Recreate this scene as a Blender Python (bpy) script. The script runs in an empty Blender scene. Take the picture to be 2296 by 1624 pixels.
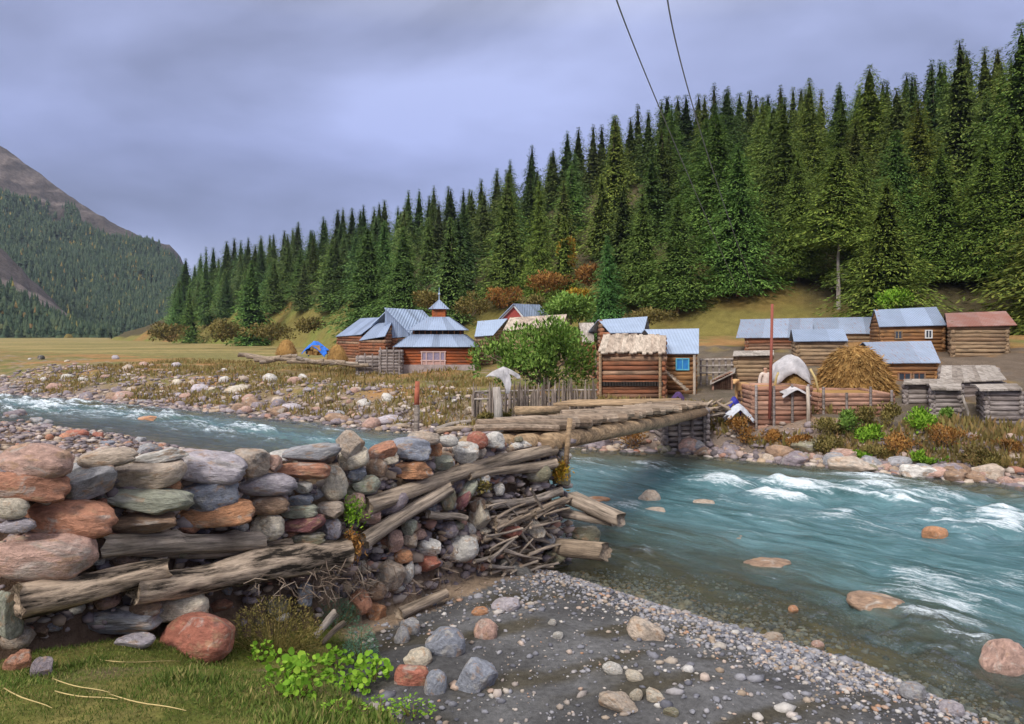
import bpy, bmesh, math, random
import numpy as np
from mathutils import Vector, Matrix, Euler
random.seed(7)
R = math.radians
SC = bpy.context.scene
COL = SC.collection
# ------------------------------------------------------------------ camera
FOC, U0, V0, CAMZ = 1640.0, 1148.0, 745.0, 4.0      # focal length / centre / horizon on a 2296 px wide frame
cam_d = bpy.data.cameras.new("camera")
cam = bpy.data.objects.new("camera", cam_d); COL.objects.link(cam)
cam.location = (0, 0, CAMZ); cam.rotation_euler = (R(90), 0, 0)
cam_d.sensor_width = 36.0; cam_d.lens = 36.0 * FOC / 2296.0
cam_d.shift_y = -(811.7 - V0) / 2296.0
cam_d.clip_start = 0.05; cam_d.clip_end = 12000
SC.camera = cam
# ------------------------------------------------------------------ sky, sun, exposure
SUN_EL, SUN_AZ = 36, 208        # azimuth measured clockwise from +Y
w = bpy.data.worlds.new("World"); SC.world = w; w.use_nodes = True
nt = w.node_tree; nt.nodes.clear()
def wn(t, **k):
    n = nt.nodes.new(t)
    for a, b in k.items(): setattr(n, a, b)
    return n
out = wn('ShaderNodeOutputWorld'); bg = wn('ShaderNodeBackground'); bg.inputs['Strength'].default_value = 0.1
sky = wn('ShaderNodeTexSky', sky_type='NISHITA'); sky.sun_disc = False
sky.sun_elevation = R(SUN_EL); sky.sun_rotation = R(SUN_AZ); sky.dust_density = 3.0
tc = wn('ShaderNodeTexCoord'); sep = wn('ShaderNodeSeparateXYZ')
nt.links.new(tc.outputs['Generated'], sep.inputs[0])
el = wn('ShaderNodeValToRGB'); cr = el.color_ramp          # overcast: bright strip low down, lavender bank, pale zenith
while len(cr.elements) > 1: cr.elements.remove(cr.elements[-1])
def stop(p, c):
    e = cr.elements.new(p) ; e.color = (*c, 1)
cr.elements[0].position = 0.0; cr.elements[0].color = (3.6, 4.1, 5.9, 1)
stop(0.06, (3.0, 3.4, 5.2)); stop(0.13, (1.78, 2.05, 3.55)); stop(0.22, (1.52, 1.74, 3.08)); stop(0.38, (1.9, 2.12, 3.4)); stop(0.62, (6.4, 6.4, 6.6)); stop(1.0, (9.2, 8.9, 8.5))
nt.links.new(sep.outputs['Z'], el.inputs['Fac'])
mp = wn('ShaderNodeMapping'); mp.inputs['Scale'].default_value = (1.0, 1.0, 2.1); mp.inputs['Rotation'].default_value = (0, R(-24), 0)
nt.links.new(tc.outputs['Generated'], mp.inputs[0])
n1 = wn('ShaderNodeTexNoise'); n1.inputs['Scale'].default_value = 1.9; n1.inputs['Detail'].default_value = 5; n1.inputs['Roughness'].default_value = .5; n1.inputs['Distortion'].default_value = .35
nt.links.new(mp.outputs[0], n1.inputs['Vector'])
mr = wn('ShaderNodeMapRange'); mr.inputs['From Min'].default_value = .32; mr.inputs['From Max'].default_value = .70; mr.inputs['To Min'].default_value = .50; mr.inputs['To Max'].default_value = 1.50
nt.links.new(n1.outputs['Fac'], mr.inputs['Value'])
mul = wn('ShaderNodeVectorMath', operation='SCALE'); nt.links.new(el.outputs['Color'], mul.inputs[0]); nt.links.new(mr.outputs[0], mul.inputs['Scale'])
mixs = wn('ShaderNodeMix', data_type='RGBA'); mixs.inputs['Factor'].default_value = 0.92
nt.links.new(sky.outputs[0], mixs.inputs['A']); nt.links.new(mul.outputs[0], mixs.inputs['B'])
nt.links.new(mixs.outputs['Result'], bg.inputs['Color']); nt.links.new(bg.outputs[0], out.inputs[0])
sl = bpy.data.lights.new("sun", 'SUN'); sl.energy = 1.5; sl.angle = R(11); sl.color = (1, .95, .87)
so = bpy.data.objects.new("sun", sl); COL.objects.link(so)
az, e_ = R(SUN_AZ), R(SUN_EL)
sd = Vector((math.sin(az) * math.cos(e_), math.cos(az) * math.cos(e_), math.sin(e_)))
so.rotation_euler = sd.to_track_quat('Z', 'Y').to_euler()
SC.view_settings.view_transform = 'Standard'; SC.view_settings.look = 'None'
SC.view_settings.exposure = 0.98; SC.view_settings.gamma = 1.0
SC.cycles.max_bounces = 6; SC.cycles.transparent_max_bounces = 12; SC.cycles.use_denoising = True
# ------------------------------------------------------------------ helpers
def smooth(t): t = np.clip(t, 0, 1); return t * t * (3 - 2 * t)
def _h(ix, iy, s):
    n = (ix.astype(np.int64) * 374761393 + iy.astype(np.int64) * 668265263 + s * 974711) & 0x7fffffff
    n = ((n ^ (n >> 13)) * 1274126177) & 0x7fffffff
    return ((n ^ (n >> 16)) & 0xffff) / 65535.0
def vn(x, y, s=0):
    x = np.asarray(x, float); y = np.asarray(y, float)
    ix, iy = np.floor(x), np.floor(y); fx, fy = x - ix, y - iy
    fx = fx * fx * (3 - 2 * fx); fy = fy * fy * (3 - 2 * fy)
    a, b, c, d = _h(ix, iy, s), _h(ix + 1, iy, s), _h(ix, iy + 1, s), _h(ix + 1, iy + 1, s)
    return (a + (b - a) * fx) * (1 - fy) + (c + (d - c) * fx) * fy
def fbm(x, y, s=0, o=4):
    t, a, r = 0.0, .5, 0.0
    for k in range(o):
        t = t + a * vn(np.asarray(x) * 2 ** k, np.asarray(y) * 2 ** k, s + k * 17); r += a; a *= .5
    return t / r
def X(u, d): return (u - U0) / FOC * d
def Zv(v, d): return CAMZ - (v - V0) / FOC * d
def PT(u, v, d): return Vector((X(u, d), d, Zv(v, d)))
ZM = {1: (0, 784.7, .2685), 2: (560.5, 616.6, .2441), 3: (1065, 616.6, .2441), 4: (1569.5, 616.6, .3164), 5: (0, 952.9, .3418),
      6: (672.6, 840.8, .3418), 7: (0, 1177, .4394), 8: (896.9, 1065, .6094)}
def zc(k, x, y): a, b, s = ZM[k]; return a + x * s, b + y * s
def mesh_np(name, V, Q=None, T=None, smooth_=False):
    V = np.asarray(V, np.float32).reshape(-1, 3); me = bpy.data.meshes.new(name)
    idx, st = [], []; n = 0
    if Q is not None and len(Q):
        Q = np.asarray(Q, np.int32).reshape(-1, 4); idx.append(Q.ravel()); st.append(np.arange(len(Q)) * 4); n = len(Q) * 4
    if T is not None and len(T):
        T = np.asarray(T, np.int32).reshape(-1, 3); idx.append(T.ravel()); st.append(n + np.arange(len(T)) * 3)
    idx = np.concatenate(idx); st = np.concatenate(st)
    me.vertices.add(len(V)); me.vertices.foreach_set('co', V.ravel())
    me.loops.add(len(idx)); me.loops.foreach_set('vertex_index', idx.astype(np.int32))
    me.polygons.add(len(st)); me.polygons.foreach_set('loop_start', st.astype(np.int32))
    if smooth_: me.polygons.foreach_set('use_smooth', np.ones(len(st), bool))
    me.update(calc_edges=True); return me
def link(name, me, mat=None, parent=None):
    o = bpy.data.objects.new(name, me); COL.objects.link(o)
    if mat is not None and me is not None and not me.materials: me.materials.append(mat)
    if parent is not None: o.parent = parent
    return o
def tag(o, label=None, cat=None, group=None, kind=None):
    if label: o['label'] = label
    if cat: o['category'] = cat
    if group: o['group'] = group
    if kind: o['kind'] = kind
    return o
def empty(name, loc, label, cat, group=None):
    o = bpy.data.objects.new(name, None); COL.objects.link(o); o.location = loc; o.empty_display_size = .2
    return tag(o, label, cat, group)
class MB:
    def __init__(s): s.v, s.f = [], []
    def add(s, vs, fs):
        b = len(s.v); s.v += [tuple(p) for p in vs]; s.f += [tuple(b + i for i in f) for f in fs]
    def box(s, c, size, rz=0.0, m=None):
        hx, hy, hz = size[0] / 2, size[1] / 2, size[2] / 2; M = m or Matrix.Rotation(rz, 3, 'Z'); c = Vector(c)
        vs = [c + M @ Vector((x * hx, y * hy, z * hz)) for z in (-1, 1) for x, y in ((-1, -1), (1, -1), (1, 1), (-1, 1))]
        s.add(vs, [(3, 2, 1, 0), (4, 5, 6, 7), (0, 1, 5, 4), (1, 2, 6, 5), (2, 3, 7, 6), (3, 0, 4, 7)])
    def slab(s, a, b, c, d, t):          # quad a,b,c,d (counter-clockwise seen from outside), thickened inwards by t
        a, b, c, d = map(Vector, (a, b, c, d)); n = (b - a).cross(d - a).normalized() * t
        s.add([a, b, c, d, a - n, b - n, c - n, d - n], [(0, 1, 2, 3), (7, 6, 5, 4), (0, 4, 5, 1), (1, 5, 6, 2), (2, 6, 7, 3), (3, 7, 4, 0)])
    def tube(s, pts, rad, n=8, caps=True):
        pts = [Vector(p) for p in pts]; k = len(pts)
        if not hasattr(rad, '__len__'): rad = [rad] * k
        rings = []
        for i, p in enumerate(pts):
            t = (pts[min(i + 1, k - 1)] - pts[max(i - 1, 0)]).normalized()
            up = Vector((0, 0, 1)) if abs(t.z) < .9 else Vector((1, 0, 0))
            a = t.cross(up).normalized(); b = t.cross(a)
            rings.append([p + (a * math.cos(2 * math.pi * j / n) + b * math.sin(2 * math.pi * j / n)) * rad[i] for j in range(n)])
        fs = [(i * n + j, i * n + (j + 1) % n, (i + 1) * n + (j + 1) % n, (i + 1) * n + j) for i in range(k - 1) for j in range(n)]
        if caps: fs += [tuple(range(n - 1, -1, -1)), tuple((k - 1) * n + j for j in range(n))]
        s.add([p for r in rings for p in r], fs)
    def poly(s, vs): s.add(vs, [tuple(range(len(vs)))])
    def build(s, name, mat, parent=None, smooth_=False):
        me = bpy.data.meshes.new(name); v = s.v
        if parent is not None:
            L = parent.location; v = [(p[0] - L.x, p[1] - L.y, p[2] - L.z) for p in v]
        me.from_pydata(v, [], s.f); me.update()
        if smooth_: me.polygons.foreach_set('use_smooth', [True] * len(me.polygons))
        return link(name, me, mat, parent)
# ------------------------------------------------------------------ materials
class NT:
    def __init__(s, name):
        s.m = bpy.data.materials.new(name); s.m.use_nodes = True; s.t = s.m.node_tree; s.t.nodes.clear()
        s.o = s.n('ShaderNodeOutputMaterial')
    def n(s, t, ins=None, **k):
        x = s.t.nodes.new(t)
        for a, b in k.items(): setattr(x, a, b)
        for a, b in (ins or {}).items():
            if hasattr(b, 'is_linked') or isinstance(b, bpy.types.NodeSocket): s.t.links.new(b, x.inputs[a])
            else: x.inputs[a].default_value = b
        return x
    def noise(s, vec, scale, detail=4, rough=.55, dist=0.0):
        return s.n('ShaderNodeTexNoise', {'Vector': vec, 'Scale': scale, 'Detail': detail, 'Roughness': rough, 'Distortion': dist}).outputs['Fac']
    def map(s, vec, sc): return s.n('ShaderNodeMapping', {'Vector': vec, 'Scale': sc}).outputs[0]
    def rng(s, v, a, b, c, d): return s.n('ShaderNodeMapRange', {'Value': v, 'From Min': a, 'From Max': b, 'To Min': c, 'To Max': d}).outputs[0]
    def mix(s, f, a, b, mode='MIX'):
        return s.n('ShaderNodeMix', {'Factor': f, 'A': a if not isinstance(a, tuple) else (*a, 1), 'B': b if not isinstance(b, tuple) else (*b, 1)}, data_type='RGBA', blend_type=mode).outputs['Result']
    def math(s, op, a, b=0.0): return s.n('ShaderNodeMath', {0: a, 1: b}, operation=op).outputs[0]
    def scale(s, c, f): return s.n('ShaderNodeVectorMath', {0: c, 'Scale': f}, operation='SCALE').outputs[0]
    def obj(s): return s.n('ShaderNodeTexCoord').outputs['Object']
    def rand(s): return s.n('ShaderNodeObjectInfo').outputs['Random']
    def isl(s): return s.n('ShaderNodeNewGeometry').outputs['Random Per Island']
    def ramp(s, f, stops):
        r = s.n('ShaderNodeValToRGB', {'Fac': f}); c = r.color_ramp
        while len(c.elements) > 1: c.elements.remove(c.elements[-1])
        c.elements[0].position, c.elements[0].color = stops[0][0], (*stops[0][1], 1)
        for p, q in stops[1:]:
            e = c.elements.new(p); e.color = (*q, 1)
        return r.outputs['Color']
    def bump(s, h, st=.5, di=.02): return s.n('ShaderNodeBump', {'Height': h, 'Strength': st, 'Distance': di}).outputs[0]
    def end(s, col, rough=.85, normal=None, spec=.3, metal=0.0):
        p = s.n('ShaderNodeBsdfPrincipled', {'Base Color': (*col, 1) if isinstance(col, tuple) else col, 'Roughness': rough, 'Metallic': metal})
        p.inputs['Specular IOR Level'].default_value = spec
        if normal is not None: s.t.links.new(normal, p.inputs['Normal'])
        s.t.links.new(p.outputs[0], s.o.inputs[0]); return s.m
def m_ground():
    g = NT('ground'); c = g.n('ShaderNodeAttribute', attribute_name='col').outputs['Color']; P = g.obj()
    a = g.noise(P, 1.3, 6, .6); b = g.noise(P, 14, 5, .65); d = g.noise(P, 90, 3, .6)
    f = g.math('MULTIPLY', g.rng(a, .3, .7, .78, 1.22), g.rng(b, .3, .7, .68, 1.32)); f = g.math('MULTIPLY', f, g.rng(d, .3, .7, .8, 1.2))
    h = g.math('ADD', g.math('MULTIPLY', b, .7), g.math('MULTIPLY', d, .3))
    return g.end(g.scale(c, f), .95, g.bump(h, .9, .05), .15)
def m_stone():
    g = NT('stone'); oi = g.n('ShaderNodeObjectInfo'); c = oi.outputs['Color']
    P = g.n('ShaderNodeVectorMath', {0: g.obj(), 1: g.n('ShaderNodeCombineXYZ', {0: g.math('MULTIPLY', oi.outputs['Random'], 37.0), 1: 3.0, 2: g.math('MULTIPLY', oi.outputs['Random'], 91.0)}).outputs[0]}, operation='ADD').outputs[0]
    a = g.noise(P, 1.5, 5, .6, .4); b = g.noise(P, 3.5, 7, .68, .3); d = g.noise(g.map(P, (1.6, 1.6, 4)), 1.3, 4, .6, 1.2); e = g.noise(P, 45, 3, .6)
    col = g.mix(g.rng(a, .55, .63, 0, .65), c, (.40, .25, .15)); col = g.mix(g.rng(g.noise(P, 1.1, 4, .6, .8), .56, .66, 0, .6), col, (.46, .43, .39)); col = g.mix(g.rng(g.noise(P, 1.4, 4, .6), .58, .72, 0, .6), col, (.13, .12, .115))
    f = g.math('MULTIPLY', g.rng(b, .3, .7, .60, 1.40), g.math('MULTIPLY', g.rng(d, .32, .68, .90, 1.10), g.rng(e, .3, .7, .92, 1.08)))
    crk = g.rng(g.noise(g.map(P, (1, 1, 3)), 2.6, 3, .5, 1.2), .485, .50, 1, 0); crk2 = g.rng(g.noise(g.map(P, (1, 1, 3)), 2.6, 3, .5, 1.2), .50, .515, 0, 1)
    f = g.math('MULTIPLY', f, g.rng(g.math('MAXIMUM', crk, crk2), 0, 1, .62, 1))
    h = g.math('ADD', g.math('MULTIPLY', b, .6), g.math('MULTIPLY', d, .2))
    return g.end(g.scale(col, f), .8, g.bump(h, .8, .12), .3)
def m_island(name, stops, rough=.9, sc=6, bumpd=.03, lo=.7, hi=1.3):
    g = NT(name); P = g.obj(); c = g.ramp(g.isl(), stops); b = g.noise(P, sc, 5, .65)
    return g.end(g.scale(c, g.rng(b, .3, .7, lo, hi)), rough, g.bump(b, .6, bumpd), .25)
def m_wood(name, stops, obj_grain=True, along=(.7, 9, 9), rough=.85, dark=.25, stain=(.10, .075, .055), sharp=.17):
    g = NT(name); P = g.obj(); oi = g.n('ShaderNodeObjectInfo')
    P = g.n('ShaderNodeVectorMath', {0: P, 1: g.n('ShaderNodeCombineXYZ', {0: g.math('MULTIPLY', g.math('ADD', g.isl(), oi.outputs['Random']), 53.0), 1: 0.0, 2: 0.0}).outputs[0]}, operation='ADD').outputs[0]
    gr = g.noise(g.map(P, along), 2.2, 6, .7, .3); big = g.noise(P, 1.4, 4, .6); c = g.ramp(g.isl() if not obj_grain else oi.outputs['Random'], stops)
    c = g.mix(g.rng(big, .5, .68, 0, .6), c, stain)
    f = g.rng(gr, .5 - sharp, .5 + sharp, dark, 1.40)
    return g.end(g.scale(c, f), rough, g.bump(gr, .9, .04), .2)
def m_metal(name, base, rust=.3, tint2=None):
    g = NT(name); P = g.obj(); i = g.isl(); a = g.noise(P, 1.1, 5, .65); b = g.noise(g.map(P, (3, 1, 1)), 3.0, 5, .7); wv = g.n('ShaderNodeTexWave', {'Vector': P, 'Scale': 2.2, 'Distortion': .2}, bands_direction='X').outputs['Fac']
    c = g.scale(g.mix(g.rng(a, .4, .65, 0, .6), base, tint2 or tuple(min(1, k * 1.25) for k in base)), g.rng(i, 0, 1, .70, 1.18))
    c = g.mix(g.rng(b, .70 - rust * .3, .80 - rust * .25, 0, .85), c, (.30, .13, .065)); c = g.scale(c, g.rng(wv, 0, 1, .93, 1.04))
    return g.end(c, .45, g.bump(wv, .5, .04), .4, .25)
def m_leaf(name, stops, rough=.8, objcol=False, transl=.25):
    g = NT(name); i = g.isl(); c = g.ramp(i, stops); oi = g.n('ShaderNodeObjectInfo')
    if objcol: c = g.mix(1.0, c, oi.outputs['Color'], 'MULTIPLY')
    P = g.n('ShaderNodeNewGeometry').outputs['Position']; c = g.scale(c, g.rng(g.noise(P, .9, 4, .6), .3, .7, .72, 1.30))
    d = g.n('ShaderNodeBsdfPrincipled', {'Base Color': c, 'Roughness': rough}); d.inputs['Specular IOR Level'].default_value = .2
    t = g.n('ShaderNodeBsdfTranslucent', {'Color': c}); mx = g.n('ShaderNodeMixShader', {0: transl}); g.t.links.new(d.outputs[0], mx.inputs[1]); g.t.links.new(t.outputs[0], mx.inputs[2])
    g.t.links.new(mx.outputs[0], g.o.inputs[0]); return g.m
def m_plain(name, c, rough=.8, var=.2, sc=8, spec=.3):
    g = NT(name); b = g.noise(g.obj(), sc, 5, .65); return g.end(g.scale((*c,) if False else g.mix(0.0, c, c), g.rng(b, .3, .7, 1 - var, 1 + var)), rough, g.bump(b, .4, .02), spec)
M = {}
M['ground'] = m_ground(); M['stone'] = m_stone()
M['pebble'] = m_island('pebble', [(0, (.10, .10, .12)), (.3, (.22, .22, .25)), (.55, (.32, .31, .33)), (.75, (.30, .23, .17)), (.88, (.48, .46, .44)), (1, (.36, .20, .12))], .7, 12)
M['rubble'] = m_island('rubble', [(0, (.10, .085, .09)), (.3, (.22, .18, .19)), (.55, (.31, .26, .26)), (.75, (.36, .26, .17)), (.9, (.48, .42, .38)), (1, (.33, .15, .10))], .85, 5)
M['drift'] = m_wood('driftwood', [(0, (.34, .26, .19)), (.5, (.42, .33, .25)), (1, (.36, .31, .27))], True)
M['drift_dark'] = m_wood('weathered_wood', [(0, (.40, .30, .215)), (1, (.50, .41, .33))], True, (.8, 5, 5), dark=.06, stain=(.07, .048, .034), sharp=.10)
M['log_red'] = m_wood('red_log', [(0, (.24, .095, .052)), (.4, (.33, .13, .065)), (.7, (.30, .16, .095)), (.9, (.36, .23, .15)), (1, (.17, .08, .05))], False, (.7, 5, 9), dark=.5)
M['log_mosque'] = m_wood('painted_red_log', [(0, (.32, .085, .032)), (.5, (.40, .115, .042)), (1, (.27, .08, .035))], False, (.7, 5, 9), dark=.55)
M['log_orange'] = m_wood('orange_log', [(0, (.32, .16, .065)), (.5, (.40, .21, .09)), (1, (.26, .125, .06))], False, (.7, 5, 9), dark=.5)
M['log_tan'] = m_wood('tan_log', [(0, (.30, .20, .12)), (.5, (.40, .28, .17)), (1, (.26, .16, .095))], False, (.7, 5, 9), dark=.45)
M['log_gray'] = m_wood('grey_log', [(0, (.27, .23, .22)), (.5, (.36, .31, .29)), (1, (.22, .18, .165))], False, (.7, 5, 9), dark=.4)
M['log_pink'] = m_wood('pink_log', [(0, (.36, .18, .12)), (.5, (.42, .25, .18)), (1, (.27, .13, .09))], False, (.7, 5, 9), dark=.45)
M['stake'] = m_wood('grey_stake', [(0, (.20, .16, .13)), (.5, (.32, .26, .22)), (1, (.14, .11, .09))], True, (5, 5, 1), dark=.5)
M['plank'] = m_wood('grey_plank', [(0, (.30, .26, .23)), (.5, (.42, .37, .33)), (1, (.25, .21, .18))], False, (6, 1, 1), dark=.5)
M['plank_tan'] = m_wood('tan_plank', [(0, (.42, .33, .26)), (.5, (.50, .42, .34)), (1, (.36, .28, .22))], False, (6, 1, 1), dark=.6)
M['dark'] = m_plain('dark_timber_and_gap', (.05, .04, .035), .9)
M['metal_blue'] = m_metal('blue_grey_metal', (.25, .31, .43), .24)
M['metal_pale'] = m_metal('pale_metal', (.33, .41, .55), .14)
M['metal_rust'] = m_metal('rust_spotted_metal', (.25, .30, .40), .48)
M['metal_red'] = m_metal('rusty_red_metal', (.28, .11, .08), .5, (.36, .25, .23))
M['white'] = m_plain('white_paint', (.70, .70, .70), .7, .12)
M['sheet'] = m_plain('white_plastic', (.44, .42, .43), .7, .35, 3)
M['blue'] = m_plain('blue_paint', (.03, .20, .50), .5, .15); M['tarp'] = m_plain('blue_tarp', (.02, .16, .66), .45, .2)
M['paleblue'] = m_plain('pale_blue_paint', (.12, .42, .55), .6, .15)
M['red'] = m_plain('red_paint', (.34, .06, .05), .6, .2); M['pole_red'] = m_plain('rust_red_pole', (.28, .08, .055), .7, .2)
M['glass'] = m_plain('window_glass', (.05, .06, .08), .1, .1, 3, .6)
M['needles'] = m_leaf('needles', [(0, (.068, .112, .030)), (.5, (.135, .195, .050)), (1, (.235, .285, .080))], .85, True, .12)
M['bark'] = m_wood('bark', [(0, (.15, .10, .075)), (1, (.20, .14, .105))], True, (6, 6, 1)); M['bark_pale'] = m_wood('pale_bark', [(0, (.34, .30, .27)), (1, (.38, .33, .30))], True, (6, 6, 1), dark=.6)
M['bark_red'] = m_wood('red_bark', [(0, (.30, .13, .07)), (1, (.34, .15, .08))], True, (6, 6, 1), dark=.6)
M['leaf_green'] = m_leaf('green_leaves', [(0, (.085, .16, .03)), (.5, (.16, .27, .05)), (1, (.26, .38, .08))])
M['leaf_lime'] = m_leaf('lime_leaves', [(0, (.10, .22, .015)), (.5, (.19, .36, .03)), (1, (.30, .46, .05))])
M['leaf_olive'] = m_leaf('olive_leaves', [(0, (.10, .09, .025)), (.5, (.19, .16, .045)), (1, (.28, .21, .08))])
M['leaf_sage'] = m_leaf('sage_leaves', [(0, (.05, .13, .075)), (.5, (.09, .20, .12)), (1, (.16, .28, .18))])
M['leaf_yellow'] = m_leaf('yellow_leaves', [(0, (.26, .20, .02)), (.5, (.40, .28, .035)), (1, (.46, .20, .03))])
M['leaf_rust'] = m_leaf('rust_leaves', [(0, (.18, .085, .028)), (.5, (.31, .145, .04)), (1, (.38, .22, .06))])
M['hay'] = m_leaf('hay', [(0, (.20, .105, .032)), (.5, (.33, .185, .06)), (1, (.46, .29, .105))], .9, False, .1)
M['grass'] = m_leaf('grass', [(0, (.060, .105, .016)), (.45, (.105, .155, .027)), (.8, (.175, .195, .05)), (1, (.34, .28, .11))])
M['dry'] = m_leaf('dry_grass', [(0, (.15, .12, .045)), (.4, (.25, .18, .065)), (.7, (.19, .175, .05)), (1, (.36, .21, .10))])
M['straw'] = m_plain('straw', (.52, .40, .18), .8, .2)
M['twig'] = m_island('twig', [(0, (.09, .06, .045)), (.5, (.17, .125, .095)), (1, (.30, .24, .19))], .9)
M['cable'] = m_plain('cable', (.24, .26, .25), .6)
# ------------------------------------------------------------------ terrain height
NB = np.array([(-400, 330), (-60, 60), (-34, 40), (-22.4, 32), (-15.6, 28.5), (-11.4, 25), (-6, 20.5), (-1, 15), (.3, 12.6), (2.3, 10.5), (4.1, 8.9), (4.9, 7.4), (7, 4), (10, 0), (16, -8), (60, -70), (300, -400)], float)
FB = np.array([(-400, 420), (-80, 85), (-48, 60), (-34, 48), (-22, 41), (-14.4, 36.4), (-6, 30.2), (2.3, 25), (5, 24.4), (9, 22), (13.3, 19), (17, 16.5), (22, 13), (30, 7.4), (45, -4), (120, -60), (400, -300)], float)
WA, WB = np.array((-4.34, 6.2)), np.array((1.0, 12.6)); WL = np.linalg.norm(WB - WA); WD = (WB - WA) / WL; WNRM = np.array((-WD[1], WD[0]))
def wtop(s): return np.interp(s, [-1, 0, .43, .64, 1], [3.05, 3.0, 2.66, 2.5, 2.35])
HU = [250, 330, 430, 600, 800, 1000, 1200, 1400, 1600, 1800, 2000, 2150, 2296, 3000]
HDB = [250, 225, 195, 150, 108, 82, 74, 66, 60, 57, 54, 52, 50, 46]
HDR = [265, 255, 245, 205, 165, 140, 130, 122, 115, 108, 102, 96, 92, 85]
HZR = [1.5, 6, 15, 19, 20, 19.6, 24, 28.6, 29.6, 28, 27, 26.5, 26.5, 28]
def terrain(x, y, detail=True):
    x = np.asarray(x, float); y = np.asarray(y, float)
    yn = np.interp(x, NB[:, 0], NB[:, 1]); yf = np.interp(x, FB[:, 0], FB[:, 1])
    sn = (yn - y) * .75; sf = (y - yf) * .8
    bed = -np.minimum(.95, .02 + .16 * np.minimum(np.maximum(-sn, 0), np.maximum(-sf, 0) * 1.6))
    # far side
    wd = np.interp(x, [-40, -10, 0, 6], [8, 6, 3.5, 3.0]); gs = np.interp(x, [-60, -25, -5, 5, 12, 30], [.001, .004, .045, .06, .095, .10])
    zf = 1.12 * smooth(sf / wd * .9 + .05) + gs * np.clip(sf - wd - 1.2, 0, 26) + .0015 * np.clip(sf - 30, 0, 400)
    zf = np.where(sf < .6, np.minimum(zf, .02 + sf * .4), zf)
    if detail: zf = zf + (fbm(x * .55, y * .55, 3) - .5) * .5 * np.clip(sf / 3, 0, 1) * np.clip(1.4 - y / 120, .15, 1)
    yy = np.maximum(y, 25); u = U0 + FOC * x / yy
    db, dr, zr = np.interp(u, HU, HDB), np.interp(u, HU, HDR), np.interp(u, HU, HZR)
    t = (y - db) / (dr - db); hill = zf + (zr - zf) * np.clip(t, 0, 1) ** .92 - 2.0 * np.clip(t - 1, 0, 3)
    hill = np.where(t > 0, np.maximum(hill, zf - 2) + ((fbm(x * .12, y * .12, 9) - .5) * 3.0 * np.clip(t * 3, 0, 1) if detail else 0), zf)
    hill = np.where(u < 250, zf, hill)
    zf = np.where((y > 40) & (u > 250), hill, zf)
    # near side
    e = (x - WA[0]) * WNRM[0] + (y - WA[1]) * WNRM[1]; s = ((x - WA[0]) * WD[0] + (y - WA[1]) * WD[1]) / WL
    bk = np.interp(y, [-20, 0, 4, 5, 6, 6.7, 7.3, 9], [2.8, 2.4, 1.80, 1.58, 1.27, 1.12, .98, .7]) - .30 * smooth((x + 3.7) / 1.2) * smooth((y - 5.6) / 1.2); xe = np.interp(y, [-6, 0, 2.5, 4.4, 6.5, 8.9, 10], [3, 1.7, .7, -.42, -1.72, -2.05, -2.2])
    gv = np.minimum(.10 + .10 * np.maximum(sn, 0), .34)
    if detail: gv = gv + (fbm(x * 1.1, y * 1.1, 21) - .5) * .16 * np.clip(sn / 1.0, 0, 1); bk = bk + (fbm(x * 1.5, y * 1.5, 23) - .5) * .16
    zn = gv + (bk - gv) * smooth((xe - x + .3) / .75)
    zb = np.minimum(.12 + .12 * np.maximum(sn, 0), .9) + ((fbm(x * .8, y * .8, 31) - .5) * .5 * np.clip(sn / 2, 0, 1) if detail else 0)
    near = np.where(e < .15, zn, np.where(e < 3, np.maximum(zb, .5), zb))
    z = np.where(sn > 0, near, np.where(sf > 0, zf, bed))
    z = np.where((sn > 0) & (sn < .5), np.minimum(z, sn * .35 + .01), z)
    # earth fill behind the dry wall and inside the abutment
    top = wtop(s) - .42; k = smooth((e - .22) / .22) * smooth((3.0 - e) / 1.6) * smooth((1.03 - s) / .05)
    z = np.where((e > .2) & (e < 3.0) & (s < 1.04) & (y > -4), z + (np.maximum(top, z) - z) * k, z)
    return z
def tz(x, y): return float(terrain(np.array([x]), np.array([y]))[0])
_D = np.exp(np.linspace(math.log(2.0), math.log(420), 6000))
def hit(u, v, water=True):
    z = terrain(X(u, _D), _D)
    if water: z = np.maximum(z, 0)
    i = np.argmax(Zv(v, _D) <= z + 1e-4); d = _D[i]
    return Vector((X(u, d), d, z[i]))
# ground sheet: polar grid about the viewpoint, fine in front, coarse behind, out to the horizon
rr = np.concatenate([np.exp(np.linspace(math.log(1.2), math.log(60), 430)), np.exp(np.linspace(math.log(60), math.log(430), 190))[1:], np.exp(np.linspace(math.log(430), math.log(1500), 30))[1:]])
th = np.concatenate([np.linspace(-44, 44, 400), np.linspace(44, 316, 80)[1:-1]]) * math.pi / 180
TH, RR = np.meshgrid(th, rr); gx = RR * np.sin(TH); gy = RR * np.cos(TH); gz = terrain(gx, gy)
nr, ntH = gx.shape
def grid_quads(nr, nc, wrap=False):
    i, j = np.meshgrid(np.arange(nr - 1), np.arange(nc if wrap else nc - 1), indexing='ij'); j2 = (j + 1) % nc
    return np.stack([i * nc + j, (i + 1) * nc + j, (i + 1) * nc + j2, i * nc + j2], -1).reshape(-1, 4)[:, ::-1]
V = np.stack([gx, gy, gz], -1).reshape(-1, 3); Q = grid_quads(nr, ntH, True)
c0 = len(V); V = np.vstack([V, [[0, 0, tz(0, .01)]]]); T = np.array([[c0, j, (j + 1) % ntH] for j in range(ntH)])[:, [0, 2, 1]]
gme = mesh_np('ground', V, Q, T, True)
x, y, z = V[:, 0], V[:, 1], V[:, 2]
yn = np.interp(x, NB[:, 0], NB[:, 1]); yf = np.interp(x, FB[:, 0], FB[:, 1]); sn = (yn - y) * .75; sf = (y - yf) * .8
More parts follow.
